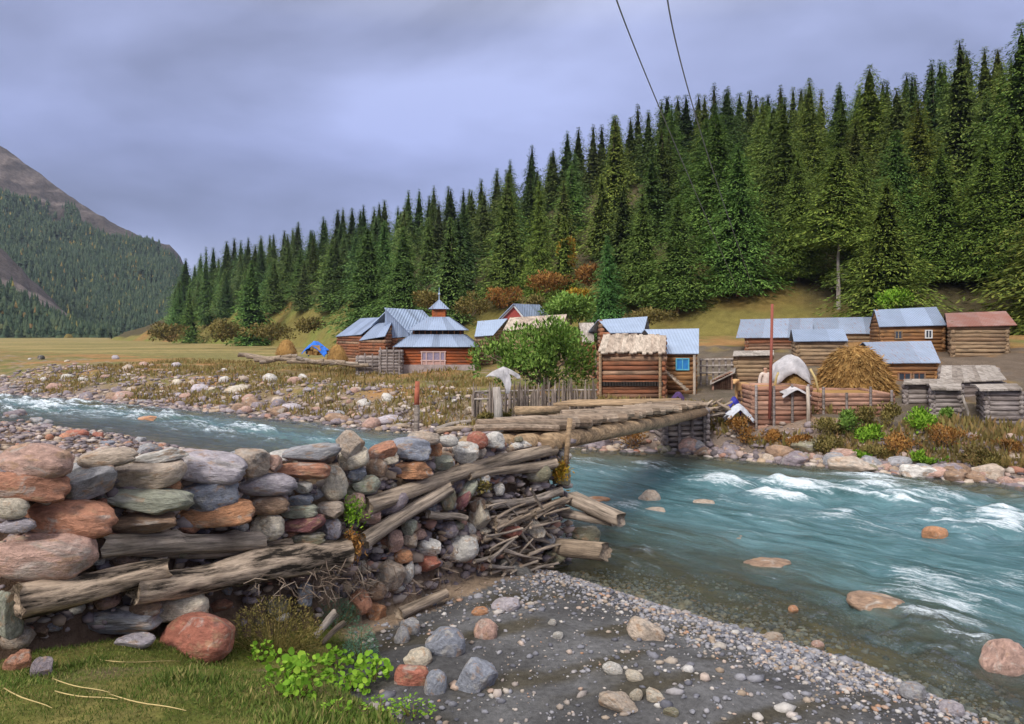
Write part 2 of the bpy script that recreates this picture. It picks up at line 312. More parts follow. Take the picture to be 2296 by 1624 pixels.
e = (x - WA[0]) * WNRM[0] + (y - WA[1]) * WNRM[1]; s = ((x - WA[0]) * WD[0] + (y - WA[1]) * WD[1]) / WL
xe = np.interp(y, [-6, 0, 2.5, 4.4, 6.5, 8.9, 10], [3, 1.7, .7, -.42, -1.72, -2.05, -2.2])
def lerpc(a, b, k): return a + (np.asarray(b) - a) * np.clip(k, 0, 1)[:, None]
C = np.tile(np.array((.15, .115, .06)), (len(V), 1))                                  # river bed
n1_, n2_, n3_ = fbm(x * .9, y * .9, 41), fbm(x * .22, y * .22, 43), fbm(x * 2.6, y * 2.6, 47)
C = lerpc(C, (.30, .21, .09), (fbm(x * 1.3, y * 1.3, 51) - .5) * 6 * (sn <= 0))
nearc = lerpc(np.tile(np.array((.082, .080, .082)), (len(V), 1)), (.140, .138, .142), (n1_ - .45) * 4)
nearc = lerpc(nearc, (.075, .066, .050), (fbm(x * .8 + 5, y * 2.2 - x, 53) - .58) * 7)
nearc = lerpc(nearc, (.15, .10, .07), ((e > .1) & (s < 1.05)) * 1.0); nearc = lerpc(nearc, (.30, .22, .155), ((e > -.3) & (e < .8) & (s > .40) & (s < 1.03)) * smooth((n3_ - .2) * 3))
green = lerpc(np.tile(np.array((.10, .11, .022)), (len(V), 1)), (.19, .165, .05), (n3_ - .42) * 3.2); green = lerpc(green, (.17, .12, .075), (n1_ - .62) * 7)
nearc = lerpc(nearc, green, smooth((xe - x + .18) / .35) * (e < .1))
k = (sn > -.05)[:, None]; C = np.where(k, nearc, C)
farc = np.tile(np.array((.23, .18, .15)), (len(V), 1))
grassc = lerpc(np.tile(np.array((.225, .165, .065)), (len(V), 1)), (.135, .135, .042), (n1_ - .42) * 5); grassc = lerpc(grassc, (.30, .165, .065), (n2_ - .5) * 6)
farc = lerpc(farc, grassc, (sf - 1.5) / 3 * (.6 + n3_)); farc = lerpc(farc, (.26, .20, .16), (n3_ - .60) * 9 * (sf < 16))
mead = lerpc(np.tile(np.array((.29, .22, .09)), (len(V), 1)), (.19, .165, .06), (fbm(x * .05, y * .18, 57) - .4) * 5)
farc = lerpc(farc, mead, (sf - 16 - 8 * n2_) / 6 * (x < -14))
farc = lerpc(farc, (.125, .10, .08), ((x > 4.5) & (sf > 3) & (sf < 24)) * smooth((n1_ - .15) * 4) * .9)
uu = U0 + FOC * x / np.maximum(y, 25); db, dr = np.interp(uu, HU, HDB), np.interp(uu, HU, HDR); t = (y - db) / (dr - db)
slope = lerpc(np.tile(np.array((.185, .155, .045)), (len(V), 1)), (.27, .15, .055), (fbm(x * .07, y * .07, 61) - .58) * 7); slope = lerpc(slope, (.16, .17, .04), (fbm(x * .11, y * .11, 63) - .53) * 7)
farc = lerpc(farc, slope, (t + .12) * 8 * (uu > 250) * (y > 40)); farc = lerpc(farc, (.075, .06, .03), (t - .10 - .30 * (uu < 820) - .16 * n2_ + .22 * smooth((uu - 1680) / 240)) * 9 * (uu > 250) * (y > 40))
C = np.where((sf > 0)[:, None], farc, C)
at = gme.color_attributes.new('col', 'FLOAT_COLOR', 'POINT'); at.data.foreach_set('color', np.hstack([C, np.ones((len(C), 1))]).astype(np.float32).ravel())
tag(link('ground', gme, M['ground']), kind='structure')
# ------------------------------------------------------------------ river
PN = [(-60, 60), (-34, 40), (-22.4, 32), (-15.6, 28.5), (-11.4, 25), (-6, 20.5), (-1, 15), (.3, 12.6), (2.3, 10.5), (4.1, 8.9), (4.9, 7.4), (7, 4), (10, 0), (16, -8)]
PF = [(-80, 85), (-48, 60), (-34, 48), (-22, 41), (-14.4, 36.4), (-6, 30.2), (2.3, 25), (5, 24.4), (9, 22), (13.3, 19), (17, 16.5), (22, 13), (30, 7.4), (45, -4)]
pn, pf = np.array(PN, float), np.array(PF, float); mid = (pn + pf) / 2; arc = np.concatenate([[0], np.cumsum(np.linalg.norm(np.diff(mid, axis=0), axis=1))])
NA, NC = 1500, 200
sa = np.linspace(0, arc[-1], NA); ta = np.linspace(-.12, 1.12, NC)
def pl(p):
    q = np.stack([np.interp(sa, arc, p[:, k]) for k in (0, 1)], -1); ker = np.ones(61) / 61
    return np.stack([np.convolve(np.pad(q[:, k], 30, mode='reflect', reflect_type='odd'), ker, 'valid') for k in (0, 1)], -1)
a, b = pl(pn), pl(pf); W = np.linalg.norm(b - a, axis=1)
rx = a[:, None, 0] + (b - a)[:, None, 0] * ta[None]; ry = a[:, None, 1] + (b - a)[:, None, 1] * ta[None]
S = np.repeat(sa[:, None], NC, 1); TT = ta[None] * W[:, None]
dep = -terrain(rx, ry)
edge = np.clip(dep * 3, 0, 1)
rap = smooth((fbm(S * .12, TT * .22, 71) - .40) * 4)                      # where the water is broken
wav = (fbm(S * .75 + fbm(S * .3, TT * .3, 75) * 2, TT * 1.35, 73, 4) - .5) * (.16 + .46 * rap) + (fbm(S * 2.2, TT * 4.2, 77, 3) - .5) * (.06 + .11 * rap)
foam = np.zeros_like(S)
BLOBS = [(1720, 1115, 190, 26, .9), (1450, 1050, 170, 26, .75), (1340, 1030, 80, 20, .7), (2080, 1310, 160, 42, .9), (2140, 1370, 110, 50, .95), (2270, 1305, 60, 26, .9), (2010, 1190, 110, 20, .75), (2250, 1170, 90, 26, .55), (1410, 1135, 45, 18, .9), (1900, 1155, 200, 24, .5),
         (80, 905, 150, 22, .9), (250, 930, 240, 22, .95), (480, 960, 260, 26, .8), (700, 965, 140, 20, .75), (150, 930, 140, 25, .9), (620, 985, 160, 12, .6), (1780, 1090, 260, 24, .45), (2140, 1440, 70, 36, .6), (1560, 1080, 180, 22, .5)]
pu = U0 + FOC * rx / np.maximum(ry, 2); pv = V0 + FOC * CAMZ / np.maximum(ry, 2)
for (bu, bv, bw, bh, st) in BLOBS: foam = np.maximum(foam, st * np.exp(-(((pu - bu) / bw) ** 2 + ((pv - bv) / bh) ** 2)))
foam = np.where(ry > 3, foam, .3) * np.where(rx < -3, .46, .52) + .11 + np.clip(wav * 3.2, -.4, .6) * edge
rz = .03 + wav * edge + .10 * foam * edge * (fbm(S * 2.2, TT * 4, 79) - .3)
rme = mesh_np('river_water', np.stack([rx, ry, rz], -1), grid_quads(NA, NC)[:, ::-1], None, True)
for nm, arr in (('dep', dep), ('foam', foam)):
    q = rme.attributes.new(nm, 'FLOAT', 'POINT'); q.data.foreach_set('value', arr.astype(np.float32).ravel())
q = rme.attributes.new('flow', 'FLOAT_VECTOR', 'POINT'); q.data.foreach_set('vector', np.stack([S, TT, rz], -1).astype(np.float32).ravel())
g = NT('water'); fl = g.n('ShaderNodeAttribute', attribute_name='flow').outputs['Vector']; dp = g.n('ShaderNodeAttribute', attribute_name='dep').outputs['Fac']; fo = g.n('ShaderNodeAttribute', attribute_name='foam').outputs['Fac']
k1 = g.noise(g.map(fl, (.32, 1.7, 0)), 1.5, 7, .62, .5); k2 = g.noise(g.map(fl, (.9, 4.5, 0)), 2.0, 6, .68, .7); k3 = g.noise(g.map(fl, (.16, .55, 0)), 1.0, 4, .55, .3)
body = g.mix(g.rng(k1, .36, .66, 0, 1), (.026, .078, .084), (.125, .25, .28)); body = g.mix(g.rng(k3, .42, .62, 0, .6), body, (.085, .18, .21))
body = g.mix(g.rng(k2, .50, .74, 0, .38), body, (.26, .40, .45))
body = g.mix(g.math('MULTIPLY', g.rng(dp, .25, .85, 1, 0), g.rng(k1, .35, .6, .95, .45)), body, (.115, .108, .055))
nn = g.math('ADD', g.math('MULTIPLY', k1, .35), g.math('ADD', g.math('MULTIPLY', k2, .35), g.math('MULTIPLY', g.noise(g.map(fl, (2.6, 5.5, 0)), 2.6, 6, .75, .9), .30)))
fmask = g.n('ShaderNodeMapRange', {'Value': nn, 'From Min': g.math('SUBTRACT', .60, g.math('MULTIPLY', fo, .24)), 'From Max': g.math('SUBTRACT', .74, g.math('MULTIPLY', fo, .23)), 'To Min': 0.0, 'To Max': 1.0}, interpolation_type='SMOOTHSTEP').outputs[0]
cov = g.math('MAXIMUM', g.rng(dp, .05, .75, .06, .95), fmask)
body = g.mix(g.math('MULTIPLY', fmask, .90), body, (.74, .81, .86))
h = g.math('ADD', g.math('MULTIPLY', k2, .5), g.math('MULTIPLY', g.noise(g.map(fl, (2.5, 9, 0)), 2.0, 4, .65), .35)); nb = g.bump(h, .8, .12)
dif = g.n('ShaderNodeBsdfDiffuse', {'Color': body, 'Normal': nb}); tr = g.n('ShaderNodeBsdfTransparent', {'Color': (.84, .88, .78, 1)})
mx = g.n('ShaderNodeMixShader', {0: cov, 1: tr.outputs[0], 2: dif.outputs[0]})
gl = g.n('ShaderNodeBsdfGlossy', {'Color': (.9, .95, 1, 1), 'Roughness': .16, 'Normal': nb}); fr = g.n('ShaderNodeFresnel', {'IOR': 1.33, 'Normal': nb})
fin = g.n('ShaderNodeMixShader', {0: g.math('MULTIPLY', fr.outputs[0], .8), 1: mx.outputs[0], 2: gl.outputs[0]}); g.t.links.new(fin.outputs[0], g.o.inputs[0])
tag(link('river', rme, g.m), kind='structure')
# ------------------------------------------------------------------ far mountain and its spur, with their far-off woods
def ridge_sheet(name, sky, d0, d1, z0, rock, back=1.35, seed=0):
    us = np.linspace(sky[0][0], sky[-1][0], 260); vs = np.interp(us, [p[0] for p in sky], [p[1] for p in sky]) + (fbm(us * .03, us * 0, seed + 3) - .5) * 14
    fr = np.linspace(0, 1, 90); fb = np.linspace(1.02, back, 12); f = np.concatenate([fr, fb])
    zr = Zv(vs, d1); zz = []; dd = []
    for q in f:
        d = d0 + (d1 - d0) * q; zt = z0 + (zr - z0) * min(q, 1) ** 1.15 if q <= 1 else zr - (q - 1) * (d1 - d0) * .5
        zz.append(zt + 0 * us); dd.append(d + 0 * us)
    zz, dd = np.array(zz), np.array(dd); UU = np.repeat(us[None], len(f), 0); fx = X(UU, dd)
    bump = (fbm(fx * .02, dd * .02, seed + 5, 5) - .5) * np.minimum(f, 1)[:, None] * (1 - np.minimum(f, 1)[:, None] ** 6) * (d1 - d0) * .16
    zz = zz + bump * np.clip((zz - z0) / 60, 0, 1); V = np.stack([fx, dd, zz], -1).reshape(-1, 3)
    me = mesh_np(name, V, grid_quads(len(f), len(us))[:, ::-1], None, True)
    fF = np.repeat(np.minimum(f, 1)[:, None], len(us), 1).ravel(); m = rock(fF, V, UU.ravel())
    C = lerpc(np.tile(np.array((.05, .07, .045)), (len(V), 1)), (.22, .18, .055), (fbm(V[:, 0] * .018, V[:, 2] * .03, seed + 7) - .62) * 9)
    rc = lerpc(np.tile(np.array((.085, .07, .065)), (len(V), 1)), (.185, .15, .135), (fbm(V[:, 0] * .045, V[:, 2] * .02, seed + 9, 5) - .47) * 7 + (.5 if seed == 140 else 0))
    C = C + (rc - C) * m[:, None]
    at = me.color_attributes.new('col', 'FLOAT_COLOR', 'POINT'); at.data.foreach_set('color', np.hstack([C, np.ones((len(C), 1))]).astype(np.float32).ravel())
    return me, V.reshape(len(f), len(us), 3), m.reshape(len(f), len(us))
SK1 = [(-700, 60), (-300, 180), (0, 325), (60, 368), (130, 418), (200, 468), (290, 515), (330, 538), (380, 548), (405, 575), (430, 640), (480, 720), (560, 790)]
SK2 = [(-700, 150), (-250, 380), (-80, 490), (0, 556), (60, 612), (110, 662), (160, 712), (215, 752), (260, 775)]
def rock1(f, V, U): return smooth((f - .73 - (fbm(V[:, 0] * .012, V[:, 2] * .02, 5) - .5) * .35 + .10 * (U < 150)) * 12)
def rock2(f, V, U): return smooth((f - .50 - (fbm(V[:, 0] * .02, V[:, 2] * .03, 15) - .5) * .22) * 14)
def mm():
    g = NT('mountain'); c = g.n('ShaderNodeAttribute', attribute_name='col').outputs['Color']; P = g.obj(); a = g.noise(P, .03, 8, .68); b = g.noise(P, .22, 5, .7)
    return g.end(g.scale(c, g.math('MULTIPLY', g.rng(a, .3, .7, .6, 1.4), g.rng(b, .3, .7, .6, 1.4))), .95, g.bump(b, 1, 3.0), .1)
M['mount'] = mm()
def far_forest(Vg, mk, n, seed, h0):
    rg = np.random.default_rng(seed); nf, nu = mk.shape; i = (rg.random(n * 3) ** .75 * (90 - 1)).astype(int); j = (rg.random(n * 3) * (nu - 1)).astype(int)
    ok = (mk[i, j] < .4 + .25 * rg.random(n * 3)) & (U0 + FOC * Vg[i, j, 0] / Vg[i, j, 1] > -120) & (U0 + FOC * Vg[i, j, 0] / Vg[i, j, 1] < 500); i, j = i[ok][:n], j[ok][:n]; P = Vg[i, j] + rg.normal(0, 1.0, (len(i), 3)) * (3, 3, 0)
    hh = h0 * rg.uniform(.6, 1.35, len(i)); rd = hh * rg.uniform(.17, .28, len(i)); ns = 6; vs, ts = [], []; base = 0
    ang = np.arange(ns) * 2 * np.pi / ns
    for lay, (za, zb_, rf) in enumerate([(.02, .55, 1.0), (.28, .80, .72), (.55, 1.0, .45)]):
        jit = rg.uniform(.65, 1.25, (len(i), ns)); ring = np.stack([P[:, None, 0] + np.cos(ang) * rd[:, None] * rf * jit, P[:, None, 1] + np.sin(ang) * rd[:, None] * rf * jit, P[:, None, 2] + (za + rg.uniform(-.04, .04, (len(i), ns))) * hh[:, None]], -1)
        tip = P + np.stack([0 * hh, 0 * hh, zb_ * hh], -1); blk = np.concatenate([ring, tip[:, None]], 1).reshape(-1, 3); vs.append(blk)
        o = base + np.arange(len(i))[:, None] * (ns + 1); q = np.arange(ns); ts.append(np.stack([o + q, o + (q + 1) % ns, o + ns + 0 * q], -1).reshape(-1, 3)); base += len(blk)
    return mesh_np('far_forest', np.concatenate(vs), None, np.concatenate(ts))
M['far_tree'] = m_leaf('far_needles', [(0, (.022, .042, .024)), (.6, (.05, .078, .045)), (.965, (.075, .10, .05)), (.985, (.22, .18, .05)), (1, (.17, .11, .045))], .9, False, .1)
m1, g1, k1_ = ridge_sheet('mountain', SK1, 560, 1000, 1.2, rock1, seed=100); tag(link('mountain', m1, M['mount']), kind='structure')
m2, g2, k2_ = ridge_sheet('mountain_spur', SK2, 360, 540, .8, rock2, seed=140); tag(link('mountain_spur', m2, M['mount']), kind='structure')
tag(link('forest', far_forest(g1, k1_, 11000, 3, 8.5), M['far_tree']), 'distant conifer forest covering the rocky mountain at the left', 'forest', kind='stuff')
tag(link('forest', far_forest(g2, k2_, 1700, 4, 7.0), M['far_tree']), 'dark conifer forest below the pale rocky crest of the spur', 'forest', kind='stuff')
# ------------------------------------------------------------------ leaf clouds
def cards(P, D, L, W_, rg, fold=.25):
    """one diamond-shaped leaf or needle spray per point: base P, unit direction D, length L, width W_"""
    n = len(P); up = np.tile((0, 0, 1.0), (n, 1)) + rg.normal(0, .45, (n, 3)); sd_ = np.cross(D, up); sd_ /= np.linalg.norm(sd_, axis=1, keepdims=True) + 1e-9
    nrm = np.cross(sd_, D); mid = P + D * (L * .5)[:, None]; w_ = (W_ * .5)[:, None]
    V = np.stack([P, mid + sd_ * w_ - nrm * w_ * fold, P + D * L[:, None], mid - sd_ * w_ - nrm * w_ * fold], 1).reshape(-1, 3)
    return V, np.arange(n * 4).reshape(-1, 4)
def soft(mk, name, V, Q, P, rg, ctr=None, up=.55, core=None):
    """leaf mesh whose shading normals follow the crown's outer surface, faces wound to agree"""
    c = V.reshape(-1, 4, 3); fn = np.cross(c[:, 1] - c[:, 0], c[:, 3] - c[:, 0])
    if ctr is None: o = np.stack([P[:, 0], P[:, 1], 0 * P[:, 0]], -1); o /= np.linalg.norm(o, axis=1, keepdims=True) + 1e-6; o[:, 2] = up
    else: o = P - ctr; o /= np.linalg.norm(o, axis=1, keepdims=True) + 1e-6; o[:, 2] += up
    fl = (fn * o).sum(1) < 0; Q = Q.copy(); Q[fl] = Q[fl][:, ::-1]; fn = np.where(fl[:, None], -fn, fn); fn /= np.linalg.norm(fn, axis=1, keepdims=True) + 1e-9
    n = o / np.linalg.norm(o, axis=1, keepdims=True) * .62 + fn * .55 + rg.normal(0, .12, o.shape); n /= np.linalg.norm(n, axis=1, keepdims=True)
    if core is not None:
        cv, cq = core; cn = cv * (1, 1, 0); cn /= np.linalg.norm(cn, axis=1, keepdims=True) + 1e-6; cn = cn + (0, 0, .7) + rg.normal(0, .35, cn.shape); cn /= np.linalg.norm(cn, axis=1, keepdims=True) + 1e-6; Q = np.vstack([Q, cq + len(V)]); V = np.vstack([V, cv]); me = mk(name, V, Q, None, True); me.normals_split_custom_set_from_vertices(np.vstack([np.repeat(n, 4, 0), cn]).tolist()); return me
    me = mk(name, V, Q, None, True); me.normals_split_custom_set_from_vertices(np.repeat(n, 4, 0).tolist()); return me
def conifer_crown(seed, lev, nb, spr, size, rad=.19, z0=.05, power=.8, top=.004, wid=.36):
    rg = np.random.default_rng(seed); P, D, L = [], [], []
    for i in range(lev):
        q = (i + rg.uniform(-.3, .3)) / lev; q = min(max(q, 0), .995); z = z0 + (1 - z0) * q
        prof = rad * (min(1, (1 - q) * 1.18) ** power) * (.55 + .45 * min(1, q / .10)) + top
        lump = (1 + .24 * math.sin(q * 30 + seed)) * (1.08, .84, 1.0)[i % 3]
        k = max(5, int(nb * (.55 + .6 * (1 - q)))); a0 = rg.random() * 6.28
        for b in range(k):
            az = a0 + 6.283 * b / k + rg.normal(0, .22); Lb = prof * rg.uniform(.66, 1.12) * lump; t = np.sort(rg.uniform(.12, 1.0, max(3, int(spr * (.35 + .65 * (1 - q))))))
            dr = Lb * (.06 * t + .36 * t * t) - .10 * Lb * t; lat = rg.normal(0, .16, len(t)) * Lb * (.3 + t)
            ca, sa_ = math.cos(az), math.sin(az)
            P.append(np.stack([ca * Lb * t - sa_ * lat, sa_ * Lb * t + ca * lat, z - dr + rg.normal(0, .006, len(t))], -1))
            yaw = az + rg.normal(0, .6, len(t)); pit = -rg.uniform(.05, .75, len(t)) + .25 * (q > .93)
            D.append(np.stack([np.cos(yaw) * np.cos(pit), np.sin(yaw) * np.cos(pit), np.sin(pit)], -1)); L.append(size * rg.uniform(.65, 1.5, len(t)) * (.36 + .74 * (1 - q)))
    P, D, L = np.concatenate(P), np.concatenate(D), np.concatenate(L)
    V, Q = cards(P, D, L, L * wid, rg); nz, na = 30, 14; core = []
    for i in range(nz):                                   # dense inner foliage: opaque core added to block light and darken the gaps
        q = i / (nz - 1); r = .42 * (1 - .35 * q) * rad * (min(1, (1 - q) * 1.18) ** power) * (.5 + .5 * min(1, q / .1)); a = np.arange(na) * 6.283 / na + i * .22; rj = r * rg.uniform(.45, 1.45, na) * (1.18 if i % 2 else .85); core.append(np.stack([np.cos(a) * rj, np.sin(a) * rj, z0 + .01 + (.955 - z0) * q + rg.uniform(-.008, .008, na)], -1))
    return soft(mesh_np, 'conifer_crown', V, Q, P, rg, core=(np.concatenate(core), grid_quads(nz, na, True)[:, ::-1]))
def trunk_mesh(seed, top=.93, r=.013):
    rg = np.random.default_rng(seed); mb = MB(); k = 9
    pts = [(rg.normal(0, .0015) * i, rg.normal(0, .0015) * i, -.02 + (top + .02) * i / (k - 1)) for i in range(k)]
    mb.tube(pts, [r * (1 - i / (k - 1)) ** 1.4 + .0008 for i in range(k)], 7)
    for j in range(10):                                   # dead and living limbs low on the trunk
        z = rg.uniform(.06, .5); a = rg.random() * 6.28; l = .07 * (1 - z); p = (0, 0, z); mb.tube([p, (math.cos(a) * l, math.sin(a) * l, z - .01)], [.0022, .001], 4, False)
    me = bpy.data.meshes.new('trunk'); me.from_pydata(mb.v, [], mb.f); me.update(); return me
CROWN = [conifer_crown(100 + i, 42, 14, 21, .030, rad, z0, pw) for i, (rad, z0, pw) in enumerate([(.24, .04, .85), (.21, .05, .78), (.27, .03, .90), (.19, .06, .80), (.23, .08, .72), (.28, .05, .88)])]
CROWN_HI = [conifer_crown(200 + i, 50, 18, 38, .025, rad, z0, pw, wid=.26) for i, (rad, z0, pw) in enumerate([(.24, .06, .85), (.28, .05, .78), (.20, .05, .85), (.26, .10, .70)])]
CROWN_PINE = conifer_crown(300, 34, 16, 40, .025, .22, .42, .55, wid=.26); CROWN_RAG = conifer_crown(310, 32, 15, 36, .025, .22, .07, .75, wid=.26)
TRUNK = [trunk_mesh(i) for i in range(3)]; TRUNK_BARE = trunk_mesh(9, .9, .0115)
def conifer(x, y, h, wf, me, tint, label, group, trunk=None, bark=None):
    o = empty('conifer_tree', (x, y, tz(x, y) - .1), label, 'tree', group); o.rotation_euler = (0, 0, random.random() * 6.28); o.scale = (h * wf, h * wf, h)
    t = link('trunk', trunk or random.choice(TRUNK), None, o); t.data.materials or t.data.materials.append(M['bark'])
    if bark: t.material_slots[0].link = 'OBJECT'; t.material_slots[0].material = bark
    c = link('crown', me, M['needles'], o); c.color = (*tint, 1); return o
for me in TRUNK + [TRUNK_BARE]: me.materials.append(M['bark'])
rgT = np.random.default_rng(5)
def tint(u, k=1.0):
    wq = float(np.clip((u - 900) / 1300, 0, 1)); b = np.array((.78, .95, .98)) * (1 - wq) + np.array((1.08, 1.08, .72)) * wq
    b = b * rgT.uniform(.58, 1.42) * k; b = b * np.array((rgT.uniform(.82, 1.25), 1, rgT.uniform(.8, 1.25))); return tuple(b)
HERO = [  # u, v of the top, distance, width factor, crown, tint, label, trunk, bark
 (2152, 78, 76, .92, CROWN_RAG, (1.0, 1.0, .75), 'tallest ragged conifer on the skyline at the right with an open pointed top', None, None),
 (2290, 45, 66, 1.05, CROWN_HI[0], (.9, 1.05, .7), 'huge dark conifer cut by the right edge of the photo', None, None),
 (1950, 142, 82, 1.15, CROWN_HI[1], (1.35, 1.3, .75), 'broad yellow-green conifer with rounded top rising above the right part of the forest', None, None),
 (1815, 172, 88, .95, CROWN_HI[0], (1.2, 1.15, .75), 'full conifer standing above its neighbours left of the broad yellow-green one', None, None),
 (2045, 160, 84, .8, CROWN[1], (.6, .75, .75), 'narrow dark conifer right behind the broad yellow-green one', None, None),
 (2090, 128, 80, .7, CROWN[3], (.55, .7, .7), 'very dark slim conifer just left of the tallest ragged one', None, None),
 (1655, 318, 66, 1.05, CROWN_HI[1], (.85, 1.15, .85), 'large conifer with drooping boughs and a red-brown trunk near the cable end', None, M['bark_red']),
 (1880, 330, 60, 1.12, CROWN_PINE, (1.15, 1.15, .7), 'conifer with a tall bare pale trunk behind the blue-grey roofs', TRUNK_BARE, M['bark_pale']),
 (1440, 420, 70, 1.0, CROWN_HI[0], (.95, 1.05, .8), 'tall green conifer behind the rear roof of the plank-roofed store', None, None),
 (1520, 440, 66, 1.15, CROWN_HI[3], (.85, 1.0, .75), 'bushy conifer reaching to the ground beside the brown landslip', None, None),
 (1362, 525, 68, 1.1, CROWN_HI[2], (.7, 1.15, 1.05), 'bluish green conifer left of the tall green one, beside the orange shrubs', None, None),
 (1265, 478, 80, .95, CROWN[0], (1.25, 1.25, .8), 'small pale green conifer alone above the orange shrubs', None, None),
 (1210, 388, 84, .75, CROWN_HI[2], (1.1, 1.15, .75), 'slender light green conifer above the red gable', None, None),
 (1380, 252, 96, .85, CROWN[0], (1.25, 1.15, .75), 'pointed yellow-green conifer in the middle of the slope left of the cables', None, None),
 (1140, 385, 88, 1.0, CROWN_HI[0], (1.0, 1.02, .78), 'dense tapering conifer left of the slender light green one', None, None),
 (1010, 480, 88, .95, CROWN[0], (.85, 1.0, .9), 'thick conifer straight above the little cupola of the mosque', None, None),
 (905, 505, 100, 1.15, CROWN_HI[1], (.78, 1.0, .85), 'broad conifer at the forest foot behind the grey metal gable', None, None),
 (825, 500, 106, 1.15, CROWN_HI[3], (.75, .95, .85), 'broad conifer at the forest foot above the two haystacks', None, None),
 (565, 580, 150, 1.15, CROWN[2], (.75, 1.05, .85), 'round conifer low on the slope above the meadow', None, None),
 (425, 645, 185, .95, CROWN[0], (.9, 1.1, .9), 'lone lowest conifer at the left end of the wooded slope', None, None),
 (462, 550, 200, .7, CROWN[3], (.65, .85, .85), 'thin pointed conifer at the far left end of the hill crest', None, None),
 (2010, 290, 64, 1.1, CROWN_HI[3], (.8, 1.05, .8), 'wide conifer with layered boughs right of the bare pale trunk', None, None),
 (2110, 330, 60, 1.2, CROWN_HI[1], (.9, 1.02, .65), 'large conifer with layered boughs behind the rust-red roof', None, None),
 (2210, 300, 58, 1.2, CROWN_HI[0], (.95, 1.02, .6), 'large conifer with layered boughs near the right edge above the rust-red roof', None, None),
 (2275, 260, 57, 1.0, CROWN_HI[3], (.9, 1.0, .6), 'conifer with bare pale lower trunk at the right edge above the rust-red roof', None, M['bark_pale']),
 (1790, 340, 66, 1.05, CROWN_HI[0], (1.0, 1.05, .7), 'shaded conifer just left of the bare pale trunk', None, None),
]
for (u, v, d, wf, me, tn, lab, tr_, bk_) in HERO:
    x = X(u, d); conifer(x, d, Zv(v, d) - tz(x, d) + .1, wf * 1.12, me, tn, lab, 'conifers on the wooded hill', tr_, bk_)
SKYV = [(330, 640), (380, 604), (395, 590), (430, 588), (470, 556), (520, 540), (600, 520), (700, 488), (800, 455), (900, 430), (1000, 408), (1100, 375), (1200, 325), (1300, 278), (1400, 238), (1500, 212), (1600, 192), (1700, 185), (1800, 182), (1900, 172), (2000, 165), (2150, 110), (2296, 90), (2500, 80)]
ROWS = [(-.10, 'foot'), (.08, 'foot'), (.24, 'foot'), (.40, 'mid'), (.60, 'mid'), (.80, 'mid'), (1.0, 'crest'), (1.13, 'crest')]
LAB = {'foot': 'dark conifer at the foot of the wooded slope among others alike', 'mid': 'conifer packed among others alike in the middle of the wooded slope', 'crest': 'dark pointed conifer on the hill crest against the sky'}
ntree = len(HERO); heroxy = [(u, d) for (u, v, d, *_r) in HERO]
for ri, (fr, zone) in enumerate(ROWS):
    u = 386 + 4 * ri
    while u < 2420:
        db, dr_ = np.interp(u, HU, HDB), np.interp(u, HU, HDR); f2 = fr + rgT.uniform(-.06, .06); f2 = max(f2, .20 + rgT.uniform(0, .08)) if u < 760 else f2
        d = db + (dr_ - db) * (.10 + .92 * f2); us = u + rgT.uniform(-10, 10)
        h = rgT.uniform(10.0, 14.0) * (1.12 if us > 1500 else .98); x = X(us, d); zb_ = tz(x, d); stepu = 5.4 * FOC / d * rgT.uniform(.8, 1.25) * (1.2 if zone != 'crest' else .62)
        vs = np.interp(us, [p[0] for p in SKYV], [p[1] for p in SKYV]) + rgT.uniform(-4, 30) - 14 * (rgT.random() < .25)
        if zone == 'crest': h = Zv(vs, d) - zb_
        else: h = min(h, Zv(vs + 12, d) - zb_)
        gap = (fr < 0 and us < 1765) or 1180 < us < 1320 and fr < .3 or 1570 < us < 1630 and fr < .15 or 1690 < us < 1760 and fr < .15 or us < 700 and fr < .15 and rgT.random() < .5
        clash = any(abs(us - hu) < 26 and abs(d - hd) < 9 for hu, hd in heroxy)
        if h > 4 and not gap and not clash and ntree < 296:
            big = us > 1500 and zone != 'crest'
            conifer(x, d, h, rgT.uniform(.82, 1.12) * (1.18 if zone == 'crest' else 1.36), (CROWN_HI if big else CROWN)[rgT.integers(0, 4 if big else 6)], tint(us, .82 if zone == 'crest' else 1.0), LAB[zone], 'conifers on the wooded hill'); ntree += 1
        u += stepu
print('TREES', ntree)
# ------------------------------------------------------------------ broadleaf shrubs
def leaf_ball(seed, n, blobs, L, flat=.0, upw=.3):
    """leaves spread through several overlapping lumps: blobs = (cx, cy, cz, rx, ry, rz)"""
    rg = np.random.default_rng(seed); B = np.array(blobs); wt = B[:, 3] * B[:, 4] * B[:, 5]; k = rg.choice(len(B), n, p=wt / wt.sum())
    q = rg.normal(0, 1, (n, 3)); q /= np.linalg.norm(q, axis=1, keepdims=True); r = rg.random(n) ** .42; P = B[k, :3] + q * r[:, None] * B[k, 3:]
    keep = vn(P[:, 0] * 2.3 / L.mean() * .12 if hasattr(L, 'mean') else P[:, 0] * .28 / L, P[:, 2] * .28 / L + P[:, 1], seed) > .26
    P = P[keep]; q = q[keep]; D = q + rg.normal(0, .6, q.shape) + (0, 0, upw); D /= np.linalg.norm(D, axis=1, keepdims=True); l = L * rg.uniform(.6, 1.5, len(P))
    V, Q = cards(P, D, l, l * .5, rg); return V, Q, P, B[:, :3].mean(0), rg
